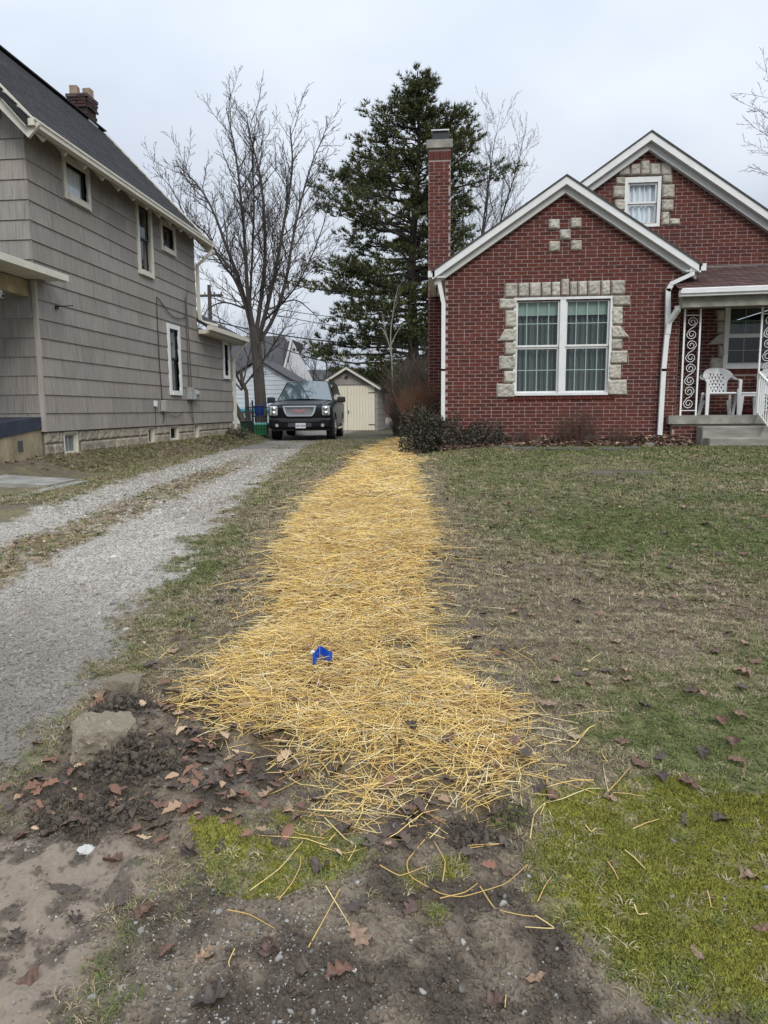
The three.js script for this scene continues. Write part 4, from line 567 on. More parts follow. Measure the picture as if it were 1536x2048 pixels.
  for (const s of [-1, 1]) part('roof_rail', geo((g) => g.tube([V(s * .66, H - .02, -2.6), V(s * .66, H + .05, -2.75), V(s * .66, H + .05, -4.5), V(s * .66, H - .02, -4.65)], .018, 6)), trim, t);
  for (const s of [-1, 1]) part('wiper', geo((g) => g.bar(V(s * .4 - .38, 1.245, -1.30), V(s * .4 + .36, 1.27, -1.34), .03, .012)), trim, t);
  part('rear_view_mirror', geo((g) => g.b(-.11, .11, 1.74, 1.8, -2.0, -1.975)), trim, t);
  // hood shape line, grille, lamps, bumper
  part('hood', geo((g) => { g.hexa([V(-.66, 1.08, -.04), V(.66, 1.08, -.04), V(.80, 1.21, -1.33), V(-.80, 1.21, -1.33), V(-.64, 1.125, -.06), V(.64, 1.125, -.06), V(.74, 1.262, -1.34), V(-.74, 1.262, -1.34)]); }), paint, t);
  const gs = (s, y0) => { const S = new THREE.Shape(); S.moveTo(-.50 * s, .285 * s); S.lineTo(.50 * s, .285 * s); S.quadraticCurveTo(.47 * s, .05 * s, .36 * s, -.01 * s); S.lineTo(-.36 * s, -.01 * s); S.quadraticCurveTo(-.47 * s, .05 * s, -.50 * s, .285 * s); return S; };
  const rim = gs(1); rim.holes.push(new THREE.Path(gs(.9).getPoints(10).map((p) => new THREE.Vector2(p.x, p.y + .012)))); const gr = part('grille', new THREE.ExtrudeGeometry(gs(.93), { depth: .03, bevelEnabled: false }).translate(0, .775, .0), mesh, t); part('grille_rim', new THREE.ExtrudeGeometry(rim, { depth: .05, bevelEnabled: true, bevelSize: .008, bevelThickness: .008 }).translate(0, .77, .0), chrome, gr); part('grille_top_bar', geo((g) => g.b(-.50, .50, 1.035, 1.075, -.02, .07)), chrome, gr);
  const txt = new TextGeometry('GMC', { font, size: .10, depth: .014, curveSegments: 3 }); txt.computeBoundingBox(); const bb = txt.boundingBox; txt.translate(-(bb.max.x + bb.min.x) / 2, 0, 0).scale(1.35, 1, 1).translate(0, .865, .03); part('emblem', txt, std({ color: lin(.52, .22, .24), roughness: .3 }), gr, 'red grille lettering');
  for (const s of [-1, 1]) { const h = part('headlight', new RoundedBoxGeometry(.25, .30, .16, 3, .05).translate(s * .80, .92, -.035), lampM, t); h.rotation.y = 0; part('reflector', new THREE.SphereGeometry(.075, 14, 10).scale(1, 1, .5).translate(s * .79, .985, .035), chrome, h); part('reflector', new THREE.SphereGeometry(.075, 14, 10).scale(1, 1, .5).translate(s * .80, .845, .035), chrome, h); part('fog_lamp', geo((g) => g.tube([V(s * .70, .485, .02), V(s * .70, .485, .062)], .05, 14, true)), lampM, t); }
  part('bumper', new RoundedBoxGeometry(1.92, .34, .3, 3, .09).translate(0, .55, -.09), paint, t); part('bumper_strip', geo((g) => g.b(-.62, .62, .605, .635, .04, .075)), std({ color: lin(.05, .05, .052), roughness: .4 }), t); part('air_intake', geo((g) => g.b(-.36, .36, .44, .56, .04, .066)), std({ color: lin(.05, .05, .055) }), t); part('air_dam', geo((g) => g.b(-.9, .9, .32, .42, -.35, -.05)), trim, t);
  const cv = document.createElement('canvas'); cv.width = 128; cv.height = 64; const c2 = cv.getContext('2d'); c2.fillStyle = '#c9cbd0'; c2.fillRect(0, 0, 128, 64); c2.fillStyle = '#22252c'; c2.font = 'bold 34px sans-serif'; c2.textAlign = 'center'; c2.fillText('HBT 6250', 64, 46, 116); const ct = new THREE.CanvasTexture(cv); ct.colorSpace = THREE.SRGBColorSpace;
  const pl = part('licence_plate', new THREE.BoxGeometry(.31, .155, .012).translate(.03, .475, .075), [std({ color: 0x888888 }), std({ color: 0x888888 }), std({ color: 0x888888 }), std({ color: 0x888888 }), std({ map: ct }), std({ color: 0x888888 })], t);
  for (const s of [-1, 1]) { const m = part('wing_mirror', new RoundedBoxGeometry(.26, .19, .12, 3, .05).translate(s * 1.15, 1.28, -1.62), trim, t); part('mirror_arm', geo((g) => g.b(s > 0 ? .92 : -1.08, s > 0 ? 1.08 : -.92, 1.2, 1.25, -1.68, -1.58)), trim, m); }
  for (const s of [-1, 1]) part('running_board', geo((g) => g.b(s > 0 ? .93 : -1.04, s > 0 ? 1.04 : -.93, .33, .40, -3.4, -1.5)), chrome, t);
  for (const s of [-1, 1]) for (const z of [-1.9, -2.9]) part('door_handle', geo((g) => g.b(s > 0 ? 1.0 : -1.03, s > 0 ? 1.03 : -1.0, 1.06, 1.09, z - .3, z - .14)), chrome, t);
  for (const z of [-.98, -3.93]) for (const s of [-1, 1]) { const w = part('wheel', geo((g) => { const pr = [[.26, -.13], [.37, -.13], [.40, -.09], [.40, .09], [.37, .13], [.26, .13]]; for (let i = 0; i < pr.length - 1; i++) { const a = [], N = 28; for (let j = 0; j <= N; j++) { const q = j / N * 6.2832; a.push([Math.cos(q), Math.sin(q)]); } for (let j = 0; j < N; j++) g.quad(V(pr[i][1], a[j][1] * pr[i][0], a[j][0] * pr[i][0]), V(pr[i][1], a[j + 1][1] * pr[i][0], a[j + 1][0] * pr[i][0]), V(pr[i + 1][1], a[j + 1][1] * pr[i + 1][0], a[j + 1][0] * pr[i + 1][0]), V(pr[i + 1][1], a[j][1] * pr[i + 1][0], a[j][0] * pr[i + 1][0])); } }), rub, t); w.position.set(s * .87, .40, z); part('rim', geo((g) => { const x = s * .1; g.tube([V(x - .02, 0, 0), V(x + .02, 0, 0)], .27, 24, true); }), std({ color: lin(.08, .08, .085), metalness: .8, roughness: .4 }), w); for (let k = 0; k < 6; k++) part('spoke', geo((g) => { const a = k * Math.PI / 3; g.bar(V(s * .13, 0, 0), V(s * .13, Math.sin(a) * .26, Math.cos(a) * .26), .05, .03, V(1, 0, 0)); }), chrome, w); }
  for (const z of [-.98, -3.93]) part('axle', geo((g) => g.tube([V(-.8, .4, z), V(.8, .4, z)], .05, 8, true)), trim, t);
}
// ---------- shed ----------
{
  const SZ = -33, x0 = -6.05, x1 = -3.36, xc = -4.72, yb = .5, ye = 2.52, yp = 3.33, R = rng(9), sc = std({ color: lin(.30, .275, .25), map: streakT, bumpMap: streakB, bumpScale: .004 });
  const t = thing('garden_shed', 'small grey gabled shed with cream double doors under the pine tree', 'shed');
  part('wall', wallWithHoles([[x0, yb], [x1, yb], [x1, ye], [xc, yp], [x0, ye]], [], .1).translate(0, 0, SZ), sc, t); part('wall', geo((g) => { g.b(x1 - .1, x1, yb, ye, SZ - 4, SZ - .1); g.b(x0, x0 + .1, yb, ye, SZ - 4, SZ - .1); g.b(x0, x1, yb, ye, SZ - 4.1, SZ - 4); }), sc, t);
  for (let y = yb; y < yp - .05; y += .27) { const half = y + .27 > ye ? (yp - y - .25) / .62 : 9, a = Math.max(x0, xc - half), b = Math.min(x1 + .012, xc + half); if (b - a < .1) continue; part('siding_board', geo((g) => { for (const [p, q] of y < 2.5 ? cut([[a, b]], x0 + .1, -3.46) : [[a, b]]) if (q - p > .02) g.hexa([V(p, y, SZ + .022), V(q, y, SZ + .022), V(q, y, SZ), V(p, y, SZ), V(p, y + .265, SZ + .006), V(q, y + .265, SZ + .006), V(q, y + .265, SZ), V(p, y + .265, SZ)]); if (!g.i.length) g.b(b - .02, b, y, y + .2, SZ, SZ + .01); }), sc, t); if (y < ye - .1) part('siding_board', geo((g) => { g.hexa([V(x1, y, SZ), V(x1 + .02, y, SZ), V(x1 + .02, y, SZ - 4), V(x1, y, SZ - 4), V(x1, y + .265, SZ), V(x1 + .005, y + .265, SZ), V(x1 + .005, y + .265, SZ - 4), V(x1, y + .265, SZ - 4)]); }), sc, t); }
  const door = std({ color: lin(.76, .71, .56), map: streakT }); for (const [a, b] of [[-5.95, xc - .006], [xc + .006, -3.47]]) { const o = part('door', geo((g) => g.b(a, b, .6, 2.56, SZ + .01, SZ + .03)), door, t, 'cream plank shed door'); for (let x = a; x < b - .02; x += .135) part('plank', geo((g) => g.b(x + .003, Math.min(b, x + .135) - .003, .6, 2.56, SZ + .028, SZ + .045)), door, o); for (const y of [.85, 2.28]) part('hinge', geo((g) => { const h = a < -5 ? a : b - .28; g.b(h, h + .28, y - .02, y + .02, SZ + .045, SZ + .055); }), M.black, o); if (a > -5) part('handle', geo((g) => { g.b(a + .03, a + .07, 1.35, 1.5, SZ + .045, SZ + .07); }), M.dark, o); }
  part('door_head', geo((g) => g.b(-6.0, -3.42, 2.56, 2.6, SZ + .012, SZ + .04)), M.cream, t);
  for (const s of [-1, 1]) { part('roof', geo((g) => { g.col = [.06, .055, .05]; const h = 1.55, a = V(xc, yp + .09, SZ + .25), b = V(xc + s * h, yp + .09 - h * .61, SZ + .25), c = b.clone().setZ(SZ - 4.3), d = a.clone().setZ(SZ - 4.3), u = (v) => v.clone().add(V(0, .05, 0)); s > 0 ? g.hexa([a, b, c, d, u(a), u(b), u(c), u(d)]) : g.hexa([b, a, d, c, u(b), u(a), u(d), u(c)]); }), M.shingle, t); part('rake_board', chevron(xc, yp + .1, 1.54, .61, .11, SZ + .2, .06, s), M.cream, t); }
  part('lamp', geo((g) => { g.b(-4.80, -4.66, 2.98, 3.05, SZ + .02, SZ + .12); }), M.dark, t);
}
// ---------- iron fence and things behind it ----------
{
  const FZ2 = -21.9, x0 = -6.28, x1 = -5.55, t = thing('iron_fence', 'low black iron fence with looped pickets beside the rear wing corner', 'fence'); const gyF = .83;
  for (const y of [.12, .78]) part('rail', geo((g) => g.b(x0, x1, gyF + y - .012, gyF + y + .012, FZ2 - .01, FZ2 + .01)), M.black, t);
  for (let i = 0; i <= 9; i++) { const x = mix(x0, x1, i / 9); part('picket', geo((g) => g.b(x - .008, x + .008, gyF - .03, gyF + .88, FZ2 - .008, FZ2 + .008)), M.black, t); if (i % 2 === 0 && i < 9) part('loop', geo((g) => { const p = [], r = (x1 - x0) / 18; for (let k = 0; k <= 8; k++) { const a = Math.PI * k / 8; p.push(V(x + r + Math.cos(a) * r, gyF + .88 + Math.sin(a) * r, FZ2)); } g.tube(p, .008, 4); }), M.black, t); }
  for (const x of [x0 + .22]) part('post', geo((g) => g.b(x - .02, x + .02, gyF - .05, gyF + 1.0, FZ2 - .02, FZ2 + .02)), M.black, t);
  const green = std({ color: lin(.01, .16, .05), roughness: .5 }), teal = std({ color: lin(.16, .5, .46), roughness: .5 }), blue = std({ color: lin(.012, .05, .27), roughness: .5 });
  const bin = (x, z, w, h, d, body, lid, label) => { const b = thing('storage_tub', label, 'tub', [x, gy(x, z), z], .1); part('tub', geo((g) => { const a = w / 2, c = a * .85, e = d / 2, f = e * .85; g.hexa([V(-c, 0, f), V(c, 0, f), V(c, 0, -f), V(-c, 0, -f), V(-a, h, e), V(a, h, e), V(a, h, -e), V(-a, h, -e)]); }), body, b); part('lid', new RoundedBoxGeometry(w * 1.08, .07, d * 1.08, 2, .02).translate(0, h + .03, 0), lid, b); };
  bin(-5.98, -22.6, .42, .32, .4, green, teal, 'green storage tub with teal lid behind the iron fence'); bin(-6.42, -22.5, .36, .3, .36, std({ color: lin(.02, .05, .025) }), M.dark, 'dark storage tub behind the iron fence');
  const wb = thing('blue_bucket', 'blue plastic bucket stacked above the tubs behind the iron fence', 'bucket', [-6.15, gy(-6.15, -23), -23]); part('stand', geo((g) => { g.b(-.2, .2, .5, .54, -.2, .2); for (const x of [-1, 1]) for (const z of [-1, 1]) g.bar(V(x * .18, 0, z * .18), V(x * .18, .5, z * .18), .03, .03, V(0, 0, 1)); }), M.dark, wb); part('pail', new THREE.LatheGeometry([[0, 0], [.12, 0], [.17, .3], [.185, .3], [.185, .32], [.165, .32], [.115, .02], [0, .02]].map((p) => new THREE.Vector2(...p)), 20).translate(0, .54, 0), blue, wb);
}
// chain link gate post by the hedge
{ const p = gnd(784, 861), t = thing('fence_post', 'grey metal fence post with a thin top rail in front of the brown brush', 'fence', [p.x, p.y, p.z]); part('post', geo((g) => g.tube([V(0, -.1, 0), V(0, 1.02, 0)], .035, 8, true)), M.metal, t); part('rail', geo((g) => g.tube([V(0, .98, 0), V(.95, 1.06, -.4)], .02, 6)), M.metal, t); }
// ---------- houses far behind ----------
{
  const wsid = std({ color: lin(.66, .68, .70), map: streakT }), bsid = std({ color: lin(.58, .62, .66), map: softT }), rf = std({ color: lin(.085, .08, .085), map: shingT });
  const t = thing('white_house', 'white house with grey gabled roof behind the bare tree', 'house', [-14.2, .5, -52]);
  const dx = 52 / 1450; // metres per photo pixel there
  part('wall', geo((g) => g.b(-6, 2.6, 0, 3.9, -6, 0)), wsid, t); for (let y = .3; y < 3.9; y += .3) part('clapboard', geo((g) => g.hexa([V(-6, y, .03), V(2.6, y, .03), V(2.6, y, 0), V(-6, y, 0), V(-6, y + .29, .008), V(2.6, y + .29, .008), V(2.6, y + .29, 0), V(-6, y + .29, 0)])), wsid, t);
  part('roof', geo((g) => { g.hexa([V(-6.4, 3.8, .5), V(2.7, 3.8, .5), V(2.7, 3.8, -6.5), V(-6.4, 3.8, -6.5), V(-6.4, 6.6, -2.9), V(1.6, 6.6, -2.9), V(1.6, 6.6, -3.1), V(-6.4, 6.6, -3.1)]); }), rf, t);
  part('gable', geo((g) => { g.tri(V(2.2, 2.8, .6), V(4.6, 2.8, .6), V(3.0, 5.9, .6)); g.b(2.2, 4.6, 0, 2.8, -3, .6); }), wsid, t); part('gable_roof', geo((g) => { g.hexa([V(2.2, 2.8, .5), V(2.3, 2.8, .5), V(2.3, 2.8, -3), V(.4, 2.8, -3), V(2.95, 5.95, .7), V(3.05, 5.95, .7), V(3.05, 5.95, -3), V(1.4, 5.95, -3)]); }), rf, t); part('gable_trim', geo((g) => { g.bar(V(2.05, 2.7, .8), V(3.0, 6.0, .8), .06, .14); }), M.white, t);
  part('window', geo((g) => g.b(-3, -2.1, 1.2, 2.7, 0, .05)), M.dark, t); part('window', geo((g) => g.b(-.8, .1, 1.2, 2.7, 0, .05)), M.dark, t);
  const s = thing('blue_garage', 'pale blue clapboard garage behind the iron fence and bare tree', 'garage', [-11.2, .5, -42]);
  part('wall', geo((g) => { g.b(-2.6, 2.6, 0, 2.3, -5, 0); g.tri(V(-2.6, 2.3, 0), V(2.6, 2.3, 0), V(.0, 3.9, 0)); g.tri(V(2.6, 2.3, -5), V(-2.6, 2.3, -5), V(.0, 3.9, -5)); }), bsid, s); for (let y = .25; y < 3.6; y += .25) { const h = y > 2.3 ? (3.85 - y - .25) / 1.6 * 2.6 : 2.6; if (h > .1) part('clapboard', geo((g) => g.hexa([V(-h, y, .03), V(h, y, .03), V(h, y, 0), V(-h, y, 0), V(-h, y + .24, .008), V(h, y + .24, .008), V(h, y + .24, 0), V(-h, y + .24, 0)])), bsid, s); }
  for (const k of [-1, 1]) part('roof', geo((g) => { const a = V(0, 3.95, .25), b = V(k * 2.9, 2.2, .25), c = b.clone().setZ(-5.2), d = a.clone().setZ(-5.2), u = (v) => v.clone().add(V(0, .07, 0)); k > 0 ? g.hexa([a, b, c, d, u(a), u(b), u(c), u(d)]) : g.hexa([b, a, d, c, u(b), u(a), u(d), u(c)]); }), rf, s);
  part('awning', geo((g) => g.b(-1.2, 1.2, 1.0, 1.15, .05, .3)), std({ color: lin(.05, .3, .4) }), s);
  const q = thing('far_brown_building', 'low brown building far behind the drive between shed and garage', 'building', [-12.5, .5, -75]); part('wall', geo((g) => { g.b(-5, 9, 0, 4.2, -5, 0); }), std({ color: lin(.13, .06, .045), map: blotchT }), q); part('roof', geo((g) => g.hexa([V(-5.3, 4.1, .3), V(9.3, 4.1, .3), V(9.3, 4.1, -5.3), V(-5.3, 4.1, -5.3), V(-5.3, 5.3, -2.4), V(9.3, 5.3, -2.4), V(9.3, 5.3, -2.6), V(-5.3, 5.3, -2.6)])), rf, q);
}
// utility pole and wires
{
  const b = onZ(418, 570, -48), t = thing('utility_pole', 'wooden utility pole with crossarm rising behind the grey house', 'utility pole', [b.x, .5, -48]); const h = b.y - .5; part('pole', geo((g) => g.tube([V(0, -.3, 0), V(0, h, 0)], [.17, .12], 8, true)), M.bark, t); part('crossarm', geo((g) => g.b(-.9, .9, h - .75, h - .6, -.06, .06)), M.bark, t); for (const x of [-.8, -.3, .35, .8]) part('insulator', geo((g) => g.tube([V(x, h - .6, 0), V(x, h - .45, 0)], .04, 6, true)), M.dark, t);
  const wire = (a, c, za, zc, r, lab) => { const A = onZ(...a, za), C = onZ(...c, zc), p = []; for (let i = 0; i <= 12; i++) { const k = i / 12, q = A.clone().lerp(C, k); q.y -= .5 * 4 * k * (1 - k); p.push(q); } solo('overhead_wire', geo((g) => g.tube(p, r, 4)), M.dark, lab, 'wire', 'overhead wires'); };
  wire([418, 588], [860, 642], -48, -48, .022, 'topmost thin dark overhead wire strung from the utility pole past the pine tree'); wire([418, 594], [860, 668], -48, -48, .022, 'second thin dark overhead wire strung from the utility pole past the pine tree'); wire([418, 640], [860, 690], -48, -48, .04, 'thick dark overhead cable strung low behind the bare tree'); wire([420, 625], [700, 733], -46, -46, .03, 'dark overhead cable dropping behind the bare tree towards the shed');
}
// ---------- trees and shrubs ----------
// grow side branches and twigs along a limb into g
function growTwigs(g, pts, rad, R, depth, o) {
  const N = pts.length; let L = 0; for (let i = 1; i < N; i++) L += pts[i].distanceTo(pts[i - 1]);
  if (depth <= 0 || L < o.min) return;
  const n = Math.max(2, Math.round(L * o.per[depth - 1]));
  for (let k = 0; k < n; k++) {
    const u = o.from + (1 - o.from) * ((k + R() * .9) / n), f = Math.min(N - 1.001, u * (N - 1)), i = Math.floor(f), p = pts[i].clone().lerp(pts[i + 1], f - i), t = V().subVectors(pts[i + 1], pts[i]).normalize(), r = mix(rad[i], rad[i + 1], f - i);
    const s = V(R() - .5, R() - .5, R() - .5).cross(t).normalize(), ang = o.ang * (.6 + .7 * R()), len = L * o.len * (.45 + .75 * R()) * (1.15 - .6 * u);
    let d = t.clone().multiplyScalar(Math.cos(ang)).addScaledVector(s, Math.sin(ang)); d.y += o.up; d.normalize();
    const q = [p.clone()], m = depth > 1 ? 5 : 4; const rr = [Math.min(r * .65, o.rmax[depth - 1])]; let c = p.clone();
    for (let j = 1; j <= m; j++) { d.x += (R() - .5) * o.wob; d.z += (R() - .5) * o.wob; d.y += (R() - .5) * o.wob + o.up * .35; d.normalize(); c = c.clone().addScaledVector(d, len / m); q.push(c); rr.push(Math.max(o.tip, rr[0] * (1 - j / m * .9))); }
    g.tube(q, rr, depth > 1 ? 4 : 3); growTwigs(g, q, rr, R, depth - 1, o);
  }
}
const limb = (px, z0, r0, r1, dz = 0) => { const p = px.map(([a, b], i) => onZ(a, b, z0 + dz * i / (px.length - 1))), c = new THREE.CatmullRomCurve3(p).getPoints(px.length * 3), r = c.map((_, i) => mix(r0, r1, i / (c.length - 1))); return [c, r]; };
{
  const Z = -25, R = rng(404), t = thing('bare_tree', 'tall leafless tree with vase-shaped crown between grey house and pine', 'tree', [0, 0, 0]);
  const [tp, tr] = limb([[524, 885], [522, 820], [518, 760], [513, 700], [508, 655]], Z, .225, .17); tr[0] = .29; part('trunk', geo((g) => g.tube(tp, tr, 12)), M.bark, t);
  const limbs = [[[[511, 690], [497, 630], [478, 560], [455, 500], [425, 420], [395, 370], [355, 330]], .16, .015, -1.5], [[[508, 670], [495, 580], [490, 490], [482, 400], [470, 300], [452, 215]], .15, .012, .8], [[[510, 680], [522, 600], [530, 520], [528, 430], [520, 350], [500, 270], [492, 225]], .14, .012, -1.2], [[[514, 690], [535, 610], [555, 520], [572, 420], [585, 330], [580, 250]], .15, .012, 1.5], [[[514, 690], [545, 640], [572, 560], [585, 480], [605, 390], [630, 310], [650, 270]], .13, .012, -2], [[[500, 640], [470, 560], [440, 520], [415, 470], [380, 440], [330, 400]], .09, .01, 2], [[[530, 640], [570, 600], [600, 560], [640, 470], [660, 400]], .07, .01, 2], [[[497, 620], [450, 605], [420, 615], [400, 640]], .06, .01, 1], [[[535, 620], [590, 600], [620, 620], [640, 640]], .05, .01, -1], [[[500, 600], [505, 500], [508, 400], [505, 320], [510, 250]], .08, .01, 2.5], [[[478, 560], [430, 500], [390, 470], [345, 380], [305, 335]], .06, .008, -1]];
  const o = { per: [11, 7.5, 4.0], from: .14, ang: .72, len: .33, up: .15, wob: .42, tip: .005, min: .2, rmax: [.0075, .012, .022] };
  const br = new Geo(), tw = new Geo(); for (const [px, a, b, dz] of limbs) { const [p, r] = limb(px, Z, a * .58, b, dz); br.tube(p, r, 7); growTwigs(tw, p, r, R, 3, o); }
  part('limbs', br, M.twig, t); part('crown', tw, M.twig, t);
}
function bareTree(name, label, x, z, h, spread, seed, mat = M.twig, group, lean = 0, per = [6, 4.4, 2.6]) {
  const R = rng(seed), t = thing(name, label, 'tree', [x, gBase(x, z) - .1, z], 0, group); const tp = [], tr = []; for (let i = 0; i <= 6; i++) { tp.push(V(lean * (i / 6) ** 2 + .08 * (R() - .5), h * .38 * i / 6, .08 * (R() - .5))); tr.push(mix(h * .015, h * .010, i / 6)); } part('trunk', geo((g) => g.tube(tp, tr, 9)), M.bark, t);
  const g = new Geo(), n = 6, top = tp[6]; for (let k = 0; k < n; k++) { const a = k / n * 6.28 + R(), q = [top.clone().setY(top.y - R() * h * .12)], r = [h * .006]; let d = V(Math.cos(a) * spread, 1, Math.sin(a) * spread * .7).normalize(), c = q[0].clone(); for (let j = 1; j <= 7; j++) { d.x += (R() - .5) * .25; d.z += (R() - .5) * .25; d.y += .06; d.normalize(); c = c.clone().addScaledVector(d, h * .62 / 7); q.push(c); r.push(mix(h * .006, .006, j / 7)); } g.tube(q, r, 5); growTwigs(g, q, r, R, 3, { per, from: .12, ang: .8, len: .34, up: .12, wob: .45, tip: .006, min: .2, rmax: [.009, .014, .024] }); }
  part('crown', g, mat, t); return t;
}
const far = M.twig;
bareTree('bare_tree', 'thin leafless tree rising behind the pine and brick chimney', 0.7, -44, 17.2, .42, 51, far);
bareTree('bare_tree', 'leafless tree top showing beside the brick house roof', 17.6, -34, 15.5, .75, 52, far);
bareTree('bare_tree', 'small leafless tree top just over the brick house ridge', 13.2, -46, 12.3, .6, 53, far);
{ const p = gnd(500, 862); const t = bareTree('small_bare_tree', 'small pale-barked multi-stem leafless tree behind the iron fence', -7.1, -25.2, 5.8, 1.0, 54, M.twig, null, -.25, [7, 5, 3.2]); part('trunk', geo((g) => { g.tube([V(.05, 0, .2), V(-.35, .8, .2), V(-.6, 1.3, .2), V(-1.1, 1.7, .2), V(-1.5, 1.75, .2)], [.12, .11, .09, .07, .05], 8); }), M.bark, t); }
// hazy bare trees behind the drive
for (const [x, z, h, s, seed, lab] of [[-17.5, -58, 9.5, .9, 61, 'bushy leafless tree beside the utility pole'], [-13, -56, 9, .9, 62, 'bushy leafless tree over the white house roof'], [-10.4, -60, 8.6, 1, 63, 'bushy leafless tree behind the parked car and pine'], [-9.2, -48, 5.6, 1, 64, 'low leafless tree behind the garage beside the shed'], [-20.5, -52, 10, .9, 65, 'bushy leafless tree behind the grey house rear wing']]) bareTree('background_tree', lab, x, z, h, s, seed, far, 'bare trees behind the yards', 0, [6, 4.6, 3]);
{ // tall white pine
  const R = rng(808), bx = -1.75, bz = -36, gy0 = gBase(bx, bz), t = thing('pine_tree', 'tall dark green pine with layered ragged boughs above the shed', 'tree', [bx, gy0, bz]); const H = 16.4;
  const trunk = (x, z, h, r, w) => { const p = [], q = []; for (let i = 0; i <= 10; i++) { p.push(V(x + w * (i / 10) + .1 * Math.sin(i), h * i / 10, z)); q.push(mix(r, .03, i / 10)); } return [p, q]; };
  const T1 = trunk(-.3, 0, H, .34, .45); part('trunk', geo((g) => g.tube(...T1, 9)), M.darkBark, t); const T2 = trunk(.7, -.4, 12, .24, .3); part('trunk', geo((g) => g.tube(...T2, 8)), M.darkBark, t);
  // outline of the crown: reach to each side against height
  const left = [[1, 2.5], [3.6, 4.6], [4.6, 5.6], [5.6, 4.2], [6.9, 5.8], [8, 3.8], [9.4, 5.1], [10.2, 3.2], [11, 4.3], [12, 2.4], [12.8, 3.5], [13.2, 2.0], [13.6, 2.4], [14.2, 1.4], [15, .9], [16.4, .25]], right = [[1.6, 1.5], [4, 2.8], [6, 3], [9.5, 3], [10.3, 2.6], [11.1, 3.8], [12, 2.4], [13.0, 1.9], [13.8, 1.5], [14.6, 1.0], [15.4, .7], [16.4, .25]];
  const b = new Geo(), f = new Geo(), fol = [[.042, .053, .015], [.065, .077, .02], [.10, .108, .028], [.15, .148, .04], [.07, .07, .025]];
  const tuft = (p, d, s) => { const c = fol[Math.floor(R() * R() * 5)]; const k = .75 + .5 * R(); f.col = c.map((v) => v * k); const n = 9; for (let i = 0; i < n; i++) { const e = d.clone().multiplyScalar(.75).add(V(R() - .5, R() - .35, R() - .5).multiplyScalar(1.7)).normalize().multiplyScalar(s * (.6 + .6 * R())), w = V(R() - .5, R() - .5, R() - .5).cross(e).normalize().multiplyScalar(.020); f.tri(p.clone().sub(w), p.clone().add(w), p.clone().add(e)); } };
  for (let y = 1.7; y < H - .3; y += .24) {
    const nb = y > 14.6 ? 3 : 4; for (let k = 0; k < nb; k++) {
      const a = R() * 6.283, ca = Math.cos(a), reach = (ca < 0 ? knots(y, left) * 1.14 : knots(y, right) * 1.42) * (.42 + .62 * Math.pow(R(), .8)), rr = mix(reach * .75, reach, Math.abs(ca)), pts = [V(mix(-.3, .15, y / H), y - rr * .05, 0)], r = [.02 + rr * .012]; const rise = y > 12.5 ? .38 : y > 8 ? .2 : .02, m = 7;
      for (let j = 1; j <= m; j++) { const u = j / m; pts.push(V(pts[0].x + ca * rr * u + .12 * (R() - .5), y + rr * (rise * u * u - (y < 8 ? .10 * u * (1 - u) * 2 : 0)) + .08 * (R() - .5), Math.sin(a) * rr * u + .12 * (R() - .5))); r.push(Math.max(.008, r[0] * (1 - u * .9))); }
      b.tube(pts, r, 4);
      const nt = Math.round(8 + rr * 8); for (let q = 0; q < nt; q++) { const u = .28 + .72 * Math.sqrt(R()), fI = Math.min(m - .001, u * m), i = Math.floor(fI), p = pts[i].clone().lerp(pts[i + 1], fI - i), side = V(R() - .5, (R() - .25) * .45, R() - .5).multiplyScalar(.42 + .85 * (1 - Math.abs(u - .7)) * Math.min(1, rr / 2.5)); const base = p.clone(); p.add(side); if (R() < .3) b.tube([base, p], [.01, .006], 3); const d = V(ca, .35, Math.sin(a)).add(side).normalize(); tuft(p, d, .26); tuft(p.clone().addScaledVector(d, .14), d, .24); tuft(p.clone().add(V((R() - .5) * .3, .04, (R() - .5) * .3)), d, .22); }
    }
  }
  part('boughs', b, M.darkBark, t); part('crown', f, std({ vertexColors: true, roughness: .75, side: 2 }), t);
}
// leafless brush and shrubs beside the chimney
function twigShrub(name, label, pos, n, h, w, d, seed, col, group, rr = .006, taper = .3, fan = 1) { const R = rng(seed), t = thing(name, label, 'shrub', pos, 0, group), g = new Geo(); for (let k = 0; k < n; k++) { g.col = col.map((v) => v * (.6 + .8 * R())); const x = (R() - .5) * w, z = (R() - .5) * d, e = Math.max(0, 1 - (2 * x / w) ** 2 * .55), hh = h * e * (.55 + .5 * R()), p = [V(x * (fan ? .6 : 1), -.05 + (fan ? 0 : R() * hh * .5), z * (fan ? .6 : 1))]; let c = p[0].clone(), dir = V(x / w * .9 * fan + (R() - .5) * (fan ? .5 : 1.1), 1, (R() - .5) * .5).normalize(); const m = 6; for (let j = 1; j <= m; j++) { dir.x += (R() - .5) * .45; dir.z += (R() - .5) * .45; dir.normalize(); c = c.clone().addScaledVector(dir, hh / m); p.push(c); } const r = p.map((_, i) => mix(rr, rr * taper, i / m)); g.tube(p, r, 3); for (let s = 0; s < 3; s++) { const i = 1 + Math.floor(R() * (m - 1)), dd = V(R() - .5, .4 + R() * .6, R() - .5).normalize(), q = p[i]; g.tube([q, q.clone().addScaledVector(dd, hh * .13), q.clone().addScaledVector(dd, hh * .26).add(V((R() - .5) * .1, .03, 0))], [rr * .6, rr * .45, rr * .3], 3); } } part('branches', g, std({ vertexColors: true, roughness: .95 }), t); return t; }
